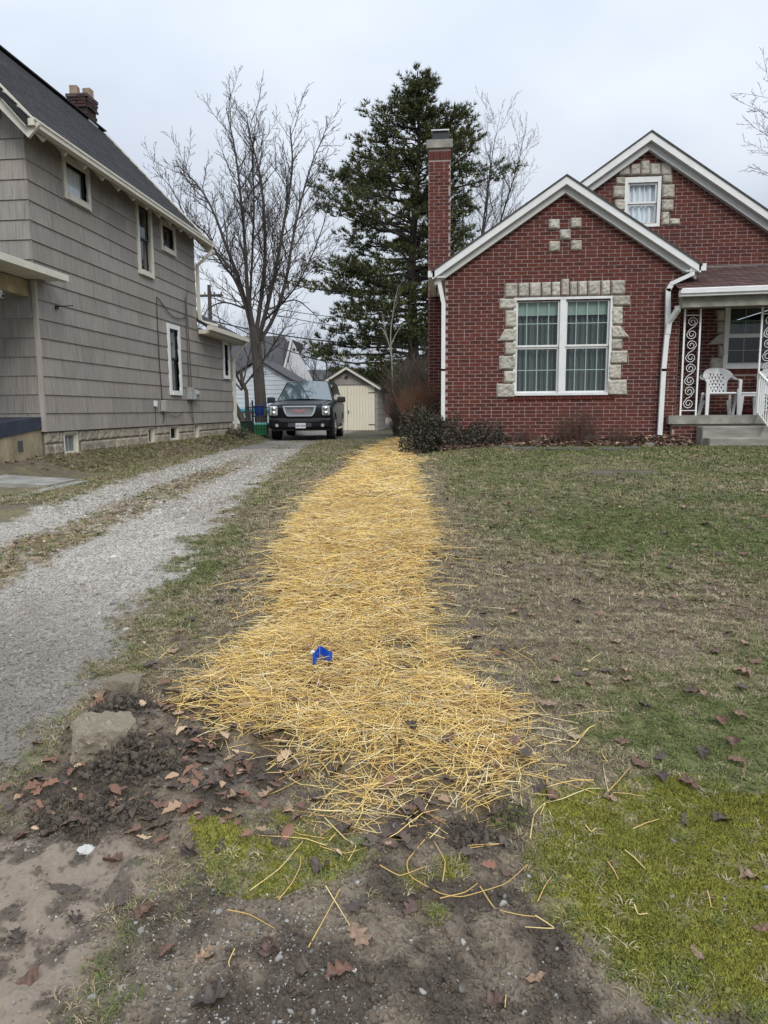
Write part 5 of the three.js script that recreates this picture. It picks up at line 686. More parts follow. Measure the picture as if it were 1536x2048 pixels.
{ const z = -26, x = onZ(834, 800, z).x; twigShrub('brush_thicket', 'tall tangled brown leafless brush against the brick chimney', [x, gBase(x, z), z], 1700, 2.35, 1.35, 1.6, 71, [.085, .064, .047], null, .008, .4, 0); const x2 = onZ(815, 830, -27).x; twigShrub('brush_thicket', 'dark tangled leafless brush behind the grey fence post', [x2, gBase(x2, -27), -27], 600, 1.35, 1.0, 1.0, 72, [.075, .052, .042], null, .008, .4, 0); const x3 = onZ(846, 800, -15.2).x; twigShrub('reddish_shrub', 'rounded reddish brown leafless shrub beside the white downspout', [x3, 1.25, -15.2], 520, .95, .95, .7, 73, [.19, .105, .062], null, .0035, .6);
  const sp = thing('bare_sapling', 'thin pale leafless sapling in front of the pine', 'tree', [0, 0, 0]); part('stems', geo((g) => { const R = rng(5); for (const px of [[[783, 715], [778, 690], [770, 660], [764, 625]], [[783, 715], [781, 670], [784, 640], [790, 600], [796, 575]], [[782, 690], [792, 668], [806, 645]], [[775, 680], [766, 660], [760, 655]]]) { const [p, r] = limb(px, -28, .03, .008); g.tube(p, r, 5); growTwigs(g, p, r, R, 1, { per: [2.5], from: .3, ang: .5, len: .3, up: .2, wob: .2, tip: .005, min: .2, rmax: [.008] }); } const [p, r] = limb([[783, 715], [786, 790], [786, 862]], -28, .03, .035); g.tube(p, r, 5); }), std({ color: lin(.25, .23, .19) }), sp); }
function leafShrub(name, label, pos, n, rx, ry, rz, seed, cols, leaf = .05, shape) { const R = rng(seed), t = thing(name, label, 'shrub', pos), g = new Geo(), s = new Geo(); for (let k = 0; k < n; k++) { let x, y, z; do { x = R() * 2 - 1; y = R(); z = R() * 2 - 1; } while (x * x + y * y + z * z > 1 || (shape && !shape(x, y, z)) || (x * x + y * y + z * z < .3 && R() < .6)); const lump = .45 + .95 * vnoise(x * 2.6 + 9, y * 2.6 + z * 2.1, seed); const p = V(x * rx * lump, y * ry * lump, z * rz * lump), c = cols[Math.floor(R() * cols.length)], q = .7 + .6 * R(); g.col = c.map((v) => v * q); const d = V(R() - .5, R() * .8 - .2, R() - .5).normalize().multiplyScalar(leaf * (.7 + .6 * R())), w = V(R() - .5, R() - .5, R() - .5).cross(d).normalize().multiplyScalar(leaf * .32); g.quad(p, p.clone().addScaledVector(d, .5).add(w), p.clone().add(d), p.clone().addScaledVector(d, .5).sub(w)); if (k % 12 === 0) s.tube([V(x * rx * .3, 0, z * rz * .3), V(p.x * .7, p.y * .6, p.z * .7), p], [.008, .006, .003], 3); } part('foliage', g, M.leafV, t); part('stems', s, M.darkBark, t); return t; }
{ const y = (x, z) => gy(x, z); leafShrub('evergreen_shrub', 'dark evergreen shrub sprawling at the brick house corner beside the straw', [-.36, y(-.36, -13.75), -13.75], 4200, .58, .9, .7, 81, [[.02, .026, .012], [.032, .036, .018], [.05, .046, .028], [.036, .024, .016], [.075, .062, .042]], .05); leafShrub('evergreen_shrub', 'low dark leafy shrub in the bed under the brick wall corner', [.45, y(.45, -13.45), -13.45], 2600, .85, .42, .4, 82, [[.035, .028, .02], [.06, .042, .03], [.03, .034, .022], [.10, .075, .055]], .05);
  for (const [x, lab, n, h, w] of [[2.25, 'dry brown twiggy shrub in the bed below the double window', 190, .75, .9], [1.35, 'low dry brown twiggy shrub in the bed', 120, .4, .7], [3.0, 'small dry reddish twig shrub in the bed beside the downspout', 90, .42, .6]]) twigShrub('dry_shrub', lab, [x, y(x, -13.4), -13.4], n, h, w, .35, 90 + Math.round(x * 9), [.11, .062, .045], null, .005);
  leafShrub('evergreen_shrub', 'dark green bush beside the porch steps handrail', [6.35, y(6.3, -13.1), -13.2], 2600, .7, 1.25, .5, 83, [[.016, .024, .013], [.025, .03, .018], [.035, .035, .02]], .05); const q = onX(455, 866, -6.0); leafShrub('low_plant', 'low scruffy green plant at the rear wing corner', [-6.1, gy(-6.1, -20.3), -20.3], 500, .5, .18, .35, 84, [[.06, .06, .035], [.09, .075, .04], [.04, .05, .025]], .06); }
// ---------- things and litter on the ground ----------
const UPV = V(0, 1, 0);
const mtx = (p, q, s) => new THREE.Matrix4().compose(p, q, typeof s === 'number' ? V(s, s, s) : s);
const qEuler = (x, y, z) => new THREE.Quaternion().setFromEuler(new THREE.Euler(x, y, z, 'YXZ'));
const seen = (x, y, z, m = 450) => { const q = toPix(V(x, y, z)); return q[2] > .2 && q[0] > -m && q[0] < 1536 + m && q[1] > -m && q[1] < 2048 + m; };
function scatter(seed, R4, dens, max, fn) { // random places in view: dens(x,z) per square metre
  const R = rng(seed), [x0, x1, z0, z1] = R4, out = [], n = Math.round((x1 - x0) * (z1 - z0) * max);
  for (let i = 0; i < n; i++) { const x = mix(x0, x1, R()), z = mix(z0, z1, R()); if (!seen(x, gBase(x, z), z)) continue; if (R() * max > dens(x, z)) continue; const r = fn(x, z, R); if (r) out.push(r); } return out;
}
// grass tufts
function tuftGeo(seed, n, h, w, lay) { const R = rng(seed); return geo((g) => { for (let i = 0; i < n; i++) { const a = R() * 6.283, r = R() * .018, p = V(Math.cos(a) * r, -.004, Math.sin(a) * r), b = R() * 6.283, l = lay * (.5 + R()), H = h * (.5 + .7 * R()), d = V(Math.cos(b) * l, 1, Math.sin(b) * l).normalize(), q = p.clone().addScaledVector(d, H * .55), d2 = d.clone().add(V(Math.cos(b) * l, -.45 * l, Math.sin(b) * l)).normalize(), e = q.clone().addScaledVector(d2, H * .5), s = V(-Math.sin(b), 0, Math.cos(b)).multiplyScalar(w / 2), k = .75 + .5 * R(); g.col = [k, k, k]; g.quad(p.clone().sub(s), p.clone().add(s), q.clone().addScaledVector(s, .8), q.clone().addScaledVector(s, -.8)); g.tri(q.clone().addScaledVector(s, -.8), q.clone().addScaledVector(s, .8), e); } }); }
const grassM = std({ vertexColors: true, roughness: .8, side: 2 });
const tufts = [tuftGeo(1, 9, .040, .0034, 1.0), tuftGeo(2, 8, .036, .004, 1.7), tuftGeo(3, 10, .050, .0034, 1.2)];
const grassCol = (x, z, R) => { const b = brownAt(x, z), r = R(); let c = r < b * .88 + .08 ? (R() < .2 ? [.42, .35, .22] : mix3([.18, .14, .075], [.33, .265, .155], R())) : mix3([.066, .085, .018], [.165, .185, .05], R()); return lin(...c); };
{
  const sets = [[], [], []]; const add = (seed, R4, max, dens, sc) => scatter(seed, R4, dens, max, (x, z, R) => { const s = sc * (.7 + .6 * R()); sets[Math.floor(R() * 3)].push([mtx(V(x, gy(x, z), z), qEuler(0, R() * 6.28, 0), V(s, s * (.7 + .5 * R()), s)), grassCol(x, z, R)]); });
  const dn = (x, z) => { const k = kinds(x, z); return clamp(k.lawn * (1 - k.straw * .85)) * (1 - .45 * sst(.75, 1, brownAt(x, z))) + k.median * .5 + k.moss * .09; };
  add(1, [-2.6, 2.8, -4.2, -1.4], 3600, (x, z) => 3600 * dn(x, z), .78); add(2, [-3.9, 4.2, -7, -4.2], 2300, (x, z) => 2300 * dn(x, z), 1.0); add(3, [-5, 5, -10.5, -7], 1100, (x, z) => 1100 * dn(x, z), 1.25); add(4, [-7.5, 6.5, -14, -10.5], 620, (x, z) => 620 * dn(x, z) * (z < -13.15 && x > -.2 ? 0 : 1), 1.5); add(5, [-6.6, -.4, -22, -14], 320, (x, z) => 320 * dn(x, z), 1.9);
  sets.forEach((l, i) => stuffInst('grass', tufts[i], grassM, l, 'short winter lawn grass, part green and part straw brown', 'grass'));
}
{ // moss cushions
  const g = geo((g2) => { const R = rng(4); for (let i = 0; i < 9; i++) { const a = R() * 6.28, r = .004 + R() * .008, p = V(Math.cos(a) * r, 0, Math.sin(a) * r), e = V(p.x + (R() - .5) * .011, .003 + R() * .005, p.z + (R() - .5) * .008), s = V(R() - .5, 0, R() - .5).normalize().multiplyScalar(.003); const k = .7 + .6 * R(); g2.col = [k, k, k]; g2.tri(p.clone().sub(s), p.clone().add(s), e); const s2 = V(-s.z, 0, s.x); g2.tri(p.clone().sub(s2), p.clone().add(s2), e); } });
  const l = scatter(41, [-1.1, 2.5, -3, -1.3], (x, z) => { const k = kinds(x, z), n2 = fbm(x * 14, z * 14, 3, 91); return 15000 * clamp(k.moss - .75 * sst(.46, .72, n2)); }, 15000, (x, z, R) => { const c = mix3([.12, .13, .022], [.265, .255, .04], fbm(x * 5, z * 5, 3, 81) * .7 + R() * .4), s = .8 + .7 * R(); return [mtx(V(x, gy(x, z) - .001, z), qEuler(0, R() * 6.28, 0), s), lin(...c)]; });
  stuffInst('moss', g, std({ vertexColors: true, roughness: .9, side: 2 }), l, 'bright yellow green moss carpeting the verge', 'moss');
}
function pebbleGeo(seed, flat) { const g = new THREE.IcosahedronGeometry(1, 1), P = g.attributes.position; for (let i = 0; i < P.count; i++) { const x = P.getX(i), y = P.getY(i), z = P.getZ(i), f = .72 + .5 * vnoise(x * 1.4 + seed * 3, y * 1.4 + z * 1.7 + 7, seed); P.setXYZ(i, x * f * 1.15, y * f * flat, z * f); } g.computeVertexNormals(); return g; }
const pebM = std({ roughness: .85 });
{
  const G = [pebbleGeo(1, .6), pebbleGeo(2, .75), pebbleGeo(3, .5)], sets = [[], [], []];
  const put = (seed, R4, max, dens, size, tone) => scatter(seed, R4, dens, max, (x, z, R) => { const s = size(x, z, R), c = tone(x, z, R); sets[Math.floor(R() * 3)].push([mtx(V(x, gy(x, z) + s * .15, z), qEuler(R() * .6, R() * 6.28, R() * .6), s), lin(...c)]); });
  const grey = (x, z, R) => { const v = .18 + .30 * R() * R() + (R() < .05 ? .12 : 0), w = R() * .05, d = 1 - .5 * sst(5, 2.7, -z); return [(v * 1.05 + w * .5) * d, v * d, (v * .9 - w * .4) * d]; };
  const gd = (x, z) => { const k = kinds(x, z); return k.gravel * (1 - k.median * .75); };
  put(51, [-3.4, -1.3, -4.2, -2.1], 6500, (x, z) => 6500 * gd(x, z), (x, z, R) => .0025 + .006 * R() * R(), grey); put(52, [-4, -1.6, -6.5, -4.2], 4200, (x, z) => 4200 * gd(x, z), (x, z, R) => .0035 + .006 * R() * R(), grey); put(53, [-5, -1.9, -10, -6.5], 1500, (x, z) => 1500 * gd(x, z), (x, z, R) => .006 + .007 * R(), grey); put(54, [-5.6, -2.4, -17, -10], 420, (x, z) => 420 * gd(x, z), (x, z, R) => .010 + .010 * R(), grey);
  put(58, [-1.9, -.6, -2.5, -1.3], 5200, (x, z) => 5200 * kinds(x, z).mud * (.12 + .88 * sst(.45, .65, fbm(x * 5, z * 5, 3, 39))), (x, z, R) => .0018 + .006 * R() * R() * R(), (x, z, R) => { const v = .08 + .2 * R(); return [v * 1.05, v * .93, v * .8]; }); put(59, [-4.4, -1.5, -8, -2.4], 30, (x, z) => 30 * sst(.05, .4, kinds(x, z).gravel), (x, z, R) => .009 + .012 * R(), grey);
  // pale pebbles in the soil and along the front edge
  const pale = (x, z, R) => { const v = .11 + .2 * R() + (R() < .06 ? .16 : 0); return [v, v * .95, v * .85]; };
  const pat = (x, z) => { const k = kinds(x, z), h = sst(.5, .18, Math.hypot((x + .62) * .8, (z + 1.7) * 1.0)), e = sst(1.95, 1.7, -z) * .5, f = sst(.25, .6, x) * sst(1.78, 1.62, -z); return clamp(Math.max(h, e * .4, f) * (k.soil + k.mud * .25 + k.moss * .25) + k.soil * .06) * sst(.3, .6, fbm(x * 4, z * 4, 3, 33) + .15 * h); };
  put(55, [-1.3, 1.2, -2.5, -1.4], 9000, (x, z) => 5200 * pat(x, z), (x, z, R) => .002 + .0085 * R() * R() * R() * R(), pale); put(56, [-1.3, 1.4, -2.6, -1.4], 60, (x, z) => 34 * (kinds(x, z).soil + kinds(x, z).moss * .5), (x, z, R) => .005 + .006 * R(), pale);
  sets.forEach((l, i) => stuffInst('gravel', G[i], pebM, l, 'loose grey and white gravel stones of the drive', 'gravel'));
  const cl = [[], []], clG = [pebbleGeo(7, .7), pebbleGeo(8, .8)]; scatter(57, [-1.9, 1.0, -3.2, -1.4], (x, z) => { const k = kinds(x, z); return 15000 * clamp(k.soil * sst(.62, .4, fbm(x * 7, z * 7, 3, 71)) + k.mud * .3 * sst(.4, .6, fbm(x * 14, z * 14, 3, 91)) + k.soil * .45); }, 14000, (x, z, R) => { const s = .002 + .0105 * R() * R() * R(), v = .7 + .6 * R(), cc = colourAt(x, z, false)[0]; cl[Math.floor(R() * 2)].push([mtx(V(x, gy(x, z) + s * .2, z), qEuler(R() * 3, R() * 6.28, R() * 3), s), lin(cc[0] * v, cc[1] * v * .98, cc[2] * v * .96)]); });
  cl.forEach((l, i) => stuffInst('soil_crumbs', clG[i], std({ roughness: .95 }), l, 'dark crumbled soil along the dug edge', 'soil'));
}
const marks = [[640, 1330, 'the blue flag'], [230, 1500, 'the large tan rock'], [245, 1370, 'the flat tan rock'], [172, 1704, 'the paper scrap'], [1015, 1640, 'the mossy turf lump'], [1270, 968, 'the flush tree stump'], [1460, 890, 'the porch steps'], [900, 880, 'the evergreen shrub'], [1200, 1230, 'the bare brown patch'], [1300, 1700, 'the wide moss carpet'], [580, 1690, 'the small moss patch'], [620, 1870, 'the scattered pebbles'], [1090, 1420, 'the frayed straw edge'], [1300, 1060, 'the greenest grass'], [820, 1500, 'the straw end'], [1050, 1820, 'the long bent straw'], [330, 1630, 'the dug soil ridge']];
const near = (px, py) => { let best = 1e9, n = ''; for (const [x, y, t] of marks) { const d = Math.hypot(px - x, (py - y) * 1.3); if (d < best) { best = d; n = t; } } return ' near ' + n; };
{ // straw over the strip
  const stalk = (seed, L, r, kink) => { const R = rng(seed), p = [], m = 4; let d = V(1, 0, 0), c = V(-L / 2, 0, 0); p.push(c); for (let i = 1; i <= m; i++) { d.y += (R() - .5) * kink * .5; d.z += (R() - .5) * kink; d.normalize(); c = c.clone().addScaledVector(d, L / m); p.push(c); } return geo((g) => g.tube(p, [r, r, r * .95, r * .85, r * .6], 4)); };
  const G = [stalk(1, .16, .0017, .12), stalk(2, .22, .0016, .3), stalk(3, .12, .0019, .5), stalk(4, .28, .0016, .55), stalk(5, .09, .0021, .1), stalk(6, .2, .0015, .9)], sets = G.map(() => []);
  const M0 = std({ roughness: .55 });
  const put = (seed, R4, max, sc, wide) => scatter(seed, R4, (x, z) => { const m = strawMask(x, z), h = fbm(x * 5, z * 5, 3, 37); const near = -z < 3.1 ? mix(.5, 1, sst(2.5, 3.2, -z + .3 * h)) : 1; const thin = sst(.33, .5, h + (-z > 3.2 ? .1 : 0)); return max * (m > 0 ? (.25 + .75 * sst(0, .22, m)) * near * (-z < 3.7 ? .12 + .88 * thin : .35 + .65 * thin) : .12 * Math.exp(m / .085) * (-z < 9 ? 1 : .6)); }, max, (x, z, R) => {
    const i = Math.floor(R() * 6), s = sc * (.7 + .7 * R()), m = strawMask(x, z), up = m > 0 ? sst(0, .25, m) : 0, y = gy(x, z) + .004 + up * .035 * R() * (-z < 9 ? 1 : 1.4), v = .72 + .5 * R(), pal = R(), yaw = R() * 6.28;
    const c = pal < .16 ? [.74, .62, .36] : pal < .25 ? [.34, .25, .14] : pal < .36 ? [.38, .21, .065] : pal < .66 ? [.66, .435, .125] : [.74, .54, .19];
    sets[i].push([mtx(V(x, y, z), qEuler((R() - .5) * .3, yaw, (R() - .5) * (.2 + .42 * up)), V(s, s * wide * .62, s * wide * .92)), lin(c[0] * v, c[1] * v, c[2] * v)]);
  });
  put(61, [-1.7, .7, -4, -2.2], 6800, .8, 1.25); put(62, [-1.8, .4, -7, -4], 5800, .9, 1.45); put(63, [-2, .2, -11, -7], 2500, 1.15, 2.0); put(64, [-2.2, -.1, -21.3, -11], 1000, 1.4, 3.0);
  sets.forEach((l, i) => stuffInst('straw', G[i], M0, l, 'golden straw mulch spread over the seeded trench strip', 'straw'));
  // loose stalks that lie apart
  const cols = [lin(.52, .36, .12), lin(.60, .46, .2), lin(.48, .31, .09)].map((c) => std({ color: c, roughness: .55 }));
  const loose = [[[558, 1662], [600, 1678], [650, 1682]], [[500, 1778], [560, 1745], [605, 1694]], [[557, 1810], [585, 1780], [600, 1745], [602, 1722]], [[617, 1898], [650, 1840], [680, 1790]], [[652, 1788], [680, 1825], [700, 1860]], [[455, 1833], [500, 1832], [550, 1873]], [[470, 1915], [458, 1940], [472, 1975]], [[650, 1650], [690, 1690], [712, 1712], [696, 1738]], [[858, 1688], [815, 1735], [822, 1765], [880, 1790], [925, 1798], [1010, 1775], [1055, 1735]], [[960, 1768], [990, 1815], [1040, 1842], [1070, 1842]], [[1070, 1842], [1108, 1858], [1050, 1865]], [[1075, 1818], [1090, 1785], [1103, 1757]], [[1265, 1665], [1318, 1645]], [[1250, 1710], [1290, 1748]], [[1215, 1735], [1237, 1770]], [[1414, 1785], [1422, 1822]], [[1268, 1818], [1276, 1838], [1295, 1835]], [[1215, 1595], [1240, 1565], [1260, 1540]], [[1225, 1590], [1284, 1598]], [[1060, 1690], [1068, 1640], [1090, 1620], [1080, 1640]], [[918, 1730], [925, 1705], [1000, 1705], [935, 1702]], [[770, 1680], [800, 1700], [860, 1692]], [[965, 1640], [985, 1665], [990, 1690]], [[885, 1770], [890, 1735], [868, 1700]], [[1010, 2010], [1012, 1985]], [[1170, 1660], [1182, 1672], [1192, 1665]], [[1085, 1560], [1140, 1580], [1195, 1600]], [[1140, 1560], [1190, 1570]], [[1130, 1470], [1155, 1460]], [[760, 1755], [800, 1768], [850, 1745]], [[640, 1700], [690, 1720], [740, 1715]], [[700, 1655], [760, 1672], [810, 1655]], [[1020, 1300], [1060, 1320], [1080, 1350]], [[970, 1300], [1000, 1318], [1040, 1312]], [[560, 1545], [600, 1570], [660, 1575]], [[430, 1455], [450, 1490], [462, 1530]], [[278, 1306], [303, 1318]], [[320, 1298], [335, 1312]], [[490, 1140], [540, 1135]], [[1010, 1230], [1050, 1245]], [[1180, 1325], [1200, 1310]], [[880, 1800], [930, 1790], [955, 1768]]];
  loose.forEach((px, i) => { const p = px.map(([a, b]) => { const q = gnd(a, b); q.y += .006 + .004 * (i % 3); return q; }), c = p.length > 2 ? new THREE.CatmullRomCurve3(p, false, 'catmullrom', .25).getPoints(p.length * 4) : [p[0], p[0].clone().lerp(p[1], .5).add(V(0, .004, 0)), p[1]]; const d = -p[0].z, kind = d < 2.35 ? (p[0].x > .3 ? ['loose yellow straw stalk lying on the green moss', 'loose straw on the moss'] : ['long loose yellow straw stalk lying on bare soil and pebbles', 'loose straw on the soil']) : ['loose straw stalk lying on the grass beside the straw strip', 'loose straw at the strip edge']; const len = p.reduce((q, v, k) => k ? q + v.distanceTo(p[k - 1]) : 0, 0); solo('straw_stalk', geo((g) => g.tube(c, c.map((_, k) => .0022 * (1 - .4 * k / c.length)), 5)), cols[i % 3], (len > .16 ? 'long ' : len < .07 ? 'short ' : '') + (px.length > 2 ? 'bent ' : 'straight ') + 'straw stalk on ' + (d < 2.35 ? (p[0].x > .3 ? 'green moss' : 'bare soil') : 'the strip edge') + near(px[0][0], px[0][1]), 'straw', kind[1]); });
}
// ---------- fallen leaves ----------
function leafGeo(seed, lobed, curl, N = 22, K = 3) { // lies in xz, tip along +x, length 1
  const R = rng(seed), g = new Geo(), ph = R() * .4, w = (t) => { const env = Math.pow(Math.sin(Math.PI * Math.pow(clamp(t * .98 + .01), 1.15)), .75) * .31 + .012; if (!lobed) return env * .8; const l = .5 + .5 * Math.cos(t * Math.PI * 2 * 3.4 + ph + 2.6); return env * (.42 + .75 * Math.pow(l, .7)); }, bend = (R() - .5) * .35, tw = (R() - .5) * 1.4, c2 = curl * (.3 + 1.0 * R()) * (R() < .3 ? -.6 : 1), lng = curl * (R() - .35) * 1.0;
  for (let i = 0; i <= N; i++) for (let j = -K; j <= K; j++) { const t = i / N, v = j / K, ww = w(t) * (j < 0 ? 1 : .92), x = t - .5 + (lobed ? .07 * Math.abs(v) * ww / .3 : 0), z = v * ww + bend * (t - .5) ** 2, y = c2 * v * v * ww * .9 + lng * (t - .5) ** 2 + tw * v * ww * (t - .5) * curl + .045 * curl * Math.sin(t * 15 + v * 3 + seed) + .008 * (1 - Math.abs(v)); g.v(x, y + .02, z, 0, 1, 0, t, v); }
  const W = 2 * K + 1; for (let i = 0; i < N; i++) for (let j = 0; j < W - 1; j++) { const a = i * W + j, b = a + W; g.i.push(a, a + 1, b, a + 1, b + 1, b); }
  const G = g.geom(); G.computeVertexNormals(); if (N < 12) return G; const s = new Geo(); s.tube([V(-.5, .02, 0), V(-.6, .03, .02), V(-.70, .02, .05)], [.01, .008, .006], 4); return mergeGeometries([G, s.geom()]);
}
const lg = [leafGeo(1, true, .7), leafGeo(2, true, 1.1), leafGeo(3, true, .4), leafGeo(4, false, 1.2), leafGeo(5, false, .9), leafGeo(6, true, 1.2)], bits = [leafGeo(7, true, .8, 9, 1), leafGeo(8, false, .9, 7, 1), leafGeo(9, true, .5, 11, 1)];
const lc = { tan: [[.36, .24, .15], [.42, .30, .19], [.30, .19, .12]], brown: [[.16, .085, .055], [.20, .10, .065], [.13, .075, .055]], dark: [[.085, .06, .046], [.105, .074, .055], [.09, .068, .055]] };
const lm = {}; for (const k in lc) lm[k] = lc[k].map((c) => std({ color: lin(...c), map: blotchT, roughness: .7, side: 2 }));
let leafN = 0; const leafKind = { lawn: 'lying on the winter lawn', straw: 'lying on the golden straw', soil: 'lying on bare soil beside the straw end', moss: 'lying on the green moss', stone: 'lying on muddy ground by the rocks' };
function leaf(px, py, size, tone, where, R) { const p = gnd(px, py); p.y += where === 'straw' ? .045 : where === 'lawn' ? .02 : .005; const lab = (size > .115 ? 'large ' : size < .09 ? 'small ' : '') + { tan: 'tan', brown: 'reddish brown', dark: 'dark brown' }[tone] + ' oak leaf on ' + { lawn: 'the lawn', straw: 'the straw', soil: 'bare soil', moss: 'green moss', stone: 'muddy ground' }[where] + near(px, py); const o = solo('fallen_leaf', lg[Math.floor(R() * 6)], lm[tone][Math.floor(R() * 3)], lab, 'leaf', tone + ' leaves ' + leafKind[where]); o.position.copy(p); o.rotation.set((R() - .5) * .4, R() * 6.28, (R() - .5) * .4, 'YXZ'); o.scale.setScalar(size * .74); }
{
  const R = rng(2024), L = (list, where) => list.forEach(([x, y, s, t]) => leaf(x, y, s, t, where, R));
  L([[1112, 1368, .12, 'tan'], [1160, 1355, .11, 'dark'], [1252, 1364, .10, 'tan'], [1210, 1347, .11, 'dark'], [1483, 1355, .12, 'tan'], [1485, 1380, .09, 'dark'], [1440, 1450, .115, 'brown'], [1465, 1493, .12, 'brown'], [1098, 1417, .11, 'tan'], [1148, 1480, .09, 'tan'], [1242, 1488, .10, 'brown'], [1405, 1510, .10, 'dark'], [1475, 1528, .10, 'brown'], [1280, 1532, .12, 'brown'], [1320, 1520, .09, 'dark'], [1105, 1608, .10, 'brown'], [1080, 1597, .1, 'dark'], [1490, 1292, .09, 'tan'], [1230, 1290, .09, 'tan'], [1344, 1270, .08, 'tan'], [1430, 1308, .1, 'brown'], [1005, 1302, .09, 'dark'], [935, 1300, .12, 'dark'], [1280, 1190, .1, 'tan'], [1062, 1230, .08, 'tan'], [1030, 1228, .08, 'tan'], [1361, 1175, .07, 'tan'], [1325, 1215, .1, 'brown'], [1250, 1350, .1, 'tan'], [1385, 1392, .1, 'brown'], [1410, 1398, .09, 'tan'], [1290, 1420, .09, 'dark'], [1320, 1565, .1, 'dark'], [1378, 1580, .11, 'brown'], [1118, 975, .13, 'brown'], [1130, 957, .1, 'tan'], [1370, 1018, .13, 'tan'], [1360, 1000, .12, 'brown'], [1330, 1070, .1, 'dark'], [1390, 1093, .1, 'tan'], [1475, 968, .14, 'tan'], [1432, 968, .1, 'brown'], [1410, 1055, .12, 'brown'], [1527, 985, .13, 'tan'], [1060, 1024, .13, 'dark'], [1015, 1012, .1, 'tan'], [970, 993, .1, 'tan'], [1430, 987, .1, 'tan'], [1485, 1112, .11, 'brown'], [1200, 1165, .08, 'dark'], [1155, 1210, .1, 'dark'], [1020, 1080, .09, 'dark'], [680, 935, .1, 'brown'], [470, 1185, .1, 'dark'], [440, 1210, .09, 'dark'], [360, 1272, .08, 'tan'], [385, 1245, .08, 'dark'], [345, 1310, .1, 'tan'], [300, 1335, .11, 'dark'], [1450, 1195, .1, 'tan'], [1500, 1060, .11, 'dark'], [1260, 1105, .1, 'brown'], [1180, 1060, .1, 'tan'], [1340, 1140, .09, 'dark'], [1480, 1440, .1, 'tan'], [1510, 1330, .1, 'brown']], 'lawn');
  L([[823, 1488, .10, 'dark'], [893, 1510, .12, 'brown'], [798, 1527, .07, 'dark'], [1005, 1462, .08, 'tan'], [1050, 1528, .11, 'dark'], [1030, 1505, .09, 'brown'], [560, 1195, .07, 'brown'], [655, 1108, .07, 'brown'], [817, 1362, .05, 'dark'], [585, 1428, .1, 'brown'], [938, 1402, .08, 'tan'], [755, 1440, .06, 'brown']], 'straw');
  L([[375, 1585, .12, 'tan'], [460, 1620, .12, 'tan'], [535, 1590, .11, 'tan'], [580, 1610, .12, 'tan'], [600, 1555, .13, 'brown'], [665, 1545, .15, 'dark'], [550, 1515, .1, 'brown'], [378, 1510, .1, 'dark'], [430, 1595, .1, 'dark'], [495, 1545, .1, 'brown'], [250, 1650, .12, 'brown'], [330, 1640, .13, 'brown'], [385, 1650, .12, 'brown'], [440, 1655, .1, 'tan'], [190, 1615, .12, 'dark'], [135, 1640, .1, 'brown'], [100, 1665, .1, 'brown'], [270, 1620, .1, 'tan'], [300, 1655, .1, 'dark'], [355, 1615, .1, 'dark'], [690, 1665, .12, 'dark'], [640, 1735, .13, 'dark'], [716, 1815, .13, 'dark'], [822, 1818, .1, 'brown'], [714, 1870, .13, 'tan'], [798, 1685, .15, 'dark'], [930, 1680, .13, 'dark'], [680, 1950, .11, 'brown'], [535, 1902, .1, 'brown'], [410, 1915, .1, 'tan'], [320, 1895, .11, 'brown'], [605, 1935, .1, 'dark'], [985, 2005, .1, 'brown'], [420, 2010, .13, 'dark'], [1068, 1965, .08, 'tan'], [520, 1560, .1, 'dark'], [480, 1575, .1, 'dark'], [450, 1560, .1, 'brown'], [610, 1590, .1, 'dark'], [310, 1600, .1, 'dark'], [640, 1600, .11, 'dark'], [410, 1540, .1, 'dark'], [560, 1560, .1, 'brown'], [870, 1650, .1, 'brown']], 'soil');
  L([[1368, 1645, .10, 'dark'], [1445, 1645, .11, 'dark'], [1395, 1913, .08, 'tan'], [555, 1690, .13, 'dark'], [375, 1705, .11, 'dark'], [1220, 1603, .09, 'tan'], [1500, 1760, .1, 'tan'], [1525, 1860, .09, 'brown'], [440, 1700, .09, 'dark'], [1130, 1900, .07, 'dark']], 'moss');
  L([[195, 1400, .13, 'tan'], [190, 1430, .09, 'dark'], [255, 1487, .08, 'brown'], [80, 1495, .09, 'brown'], [130, 1780, .14, 'dark'], [225, 1730, .1, 'brown'], [50, 1965, .12, 'brown'], [150, 1840, .09, 'dark'], [250, 1800, .12, 'dark'], [5, 1590, .1, 'brown'], [35, 1880, .1, 'dark'], [290, 1835, .09, 'brown']], 'stone');
  // litter too fine to count
  const lit = []; const put = (seed, R4, max, dens, s0) => lit.push(...scatter(seed, R4, dens, max, (x, z, R2) => { const t = lc[R2() < .45 ? 'brown' : R2() < .3 ? 'tan' : 'dark'][Math.floor(R2() * 3)]; return [mtx(V(x, gy(x, z) + .006 + .018 * R2() + (x > -.2 && z < -12.95 ? .10 * sst(-13.0, -13.6, z) * R2() * (.4 + vnoise(x * 3, 1, 5)) : 0), z), qEuler((R2() - .5) * .9, R2() * 6.28, (R2() - .5) * .9), s0 * (.5 + R2())), lin(...t)]; }));
  put(71, [-.2, 4.2, -13.75, -12.95], 4200, (x, z) => 4200 * sst(-12.95, -13.25, z) * (.45 + .55 * vnoise(x * 3, z * 3, 3)), .085); put(72, [-7.4, -6.4, -11, -9.3], 260, () => 260, .07); put(73, [-4.4, -2.6, -12, -4], 130, (x, z) => 130 * kinds(x, z).median, .035); put(74, [-2, 4.5, -13, -3], 18, (x, z) => 18 * kinds(x, z).lawn, .04); put(75, [-1.6, .5, -3.2, -2.1], 480, (x, z) => 300 * kinds(x, z).soil * (x < -.35 ? 1 : .5) * sst(2.0, 2.2, -z), .05); put(76, [-6.3, -5.6, -21.5, -10], 25, () => 25, .05);
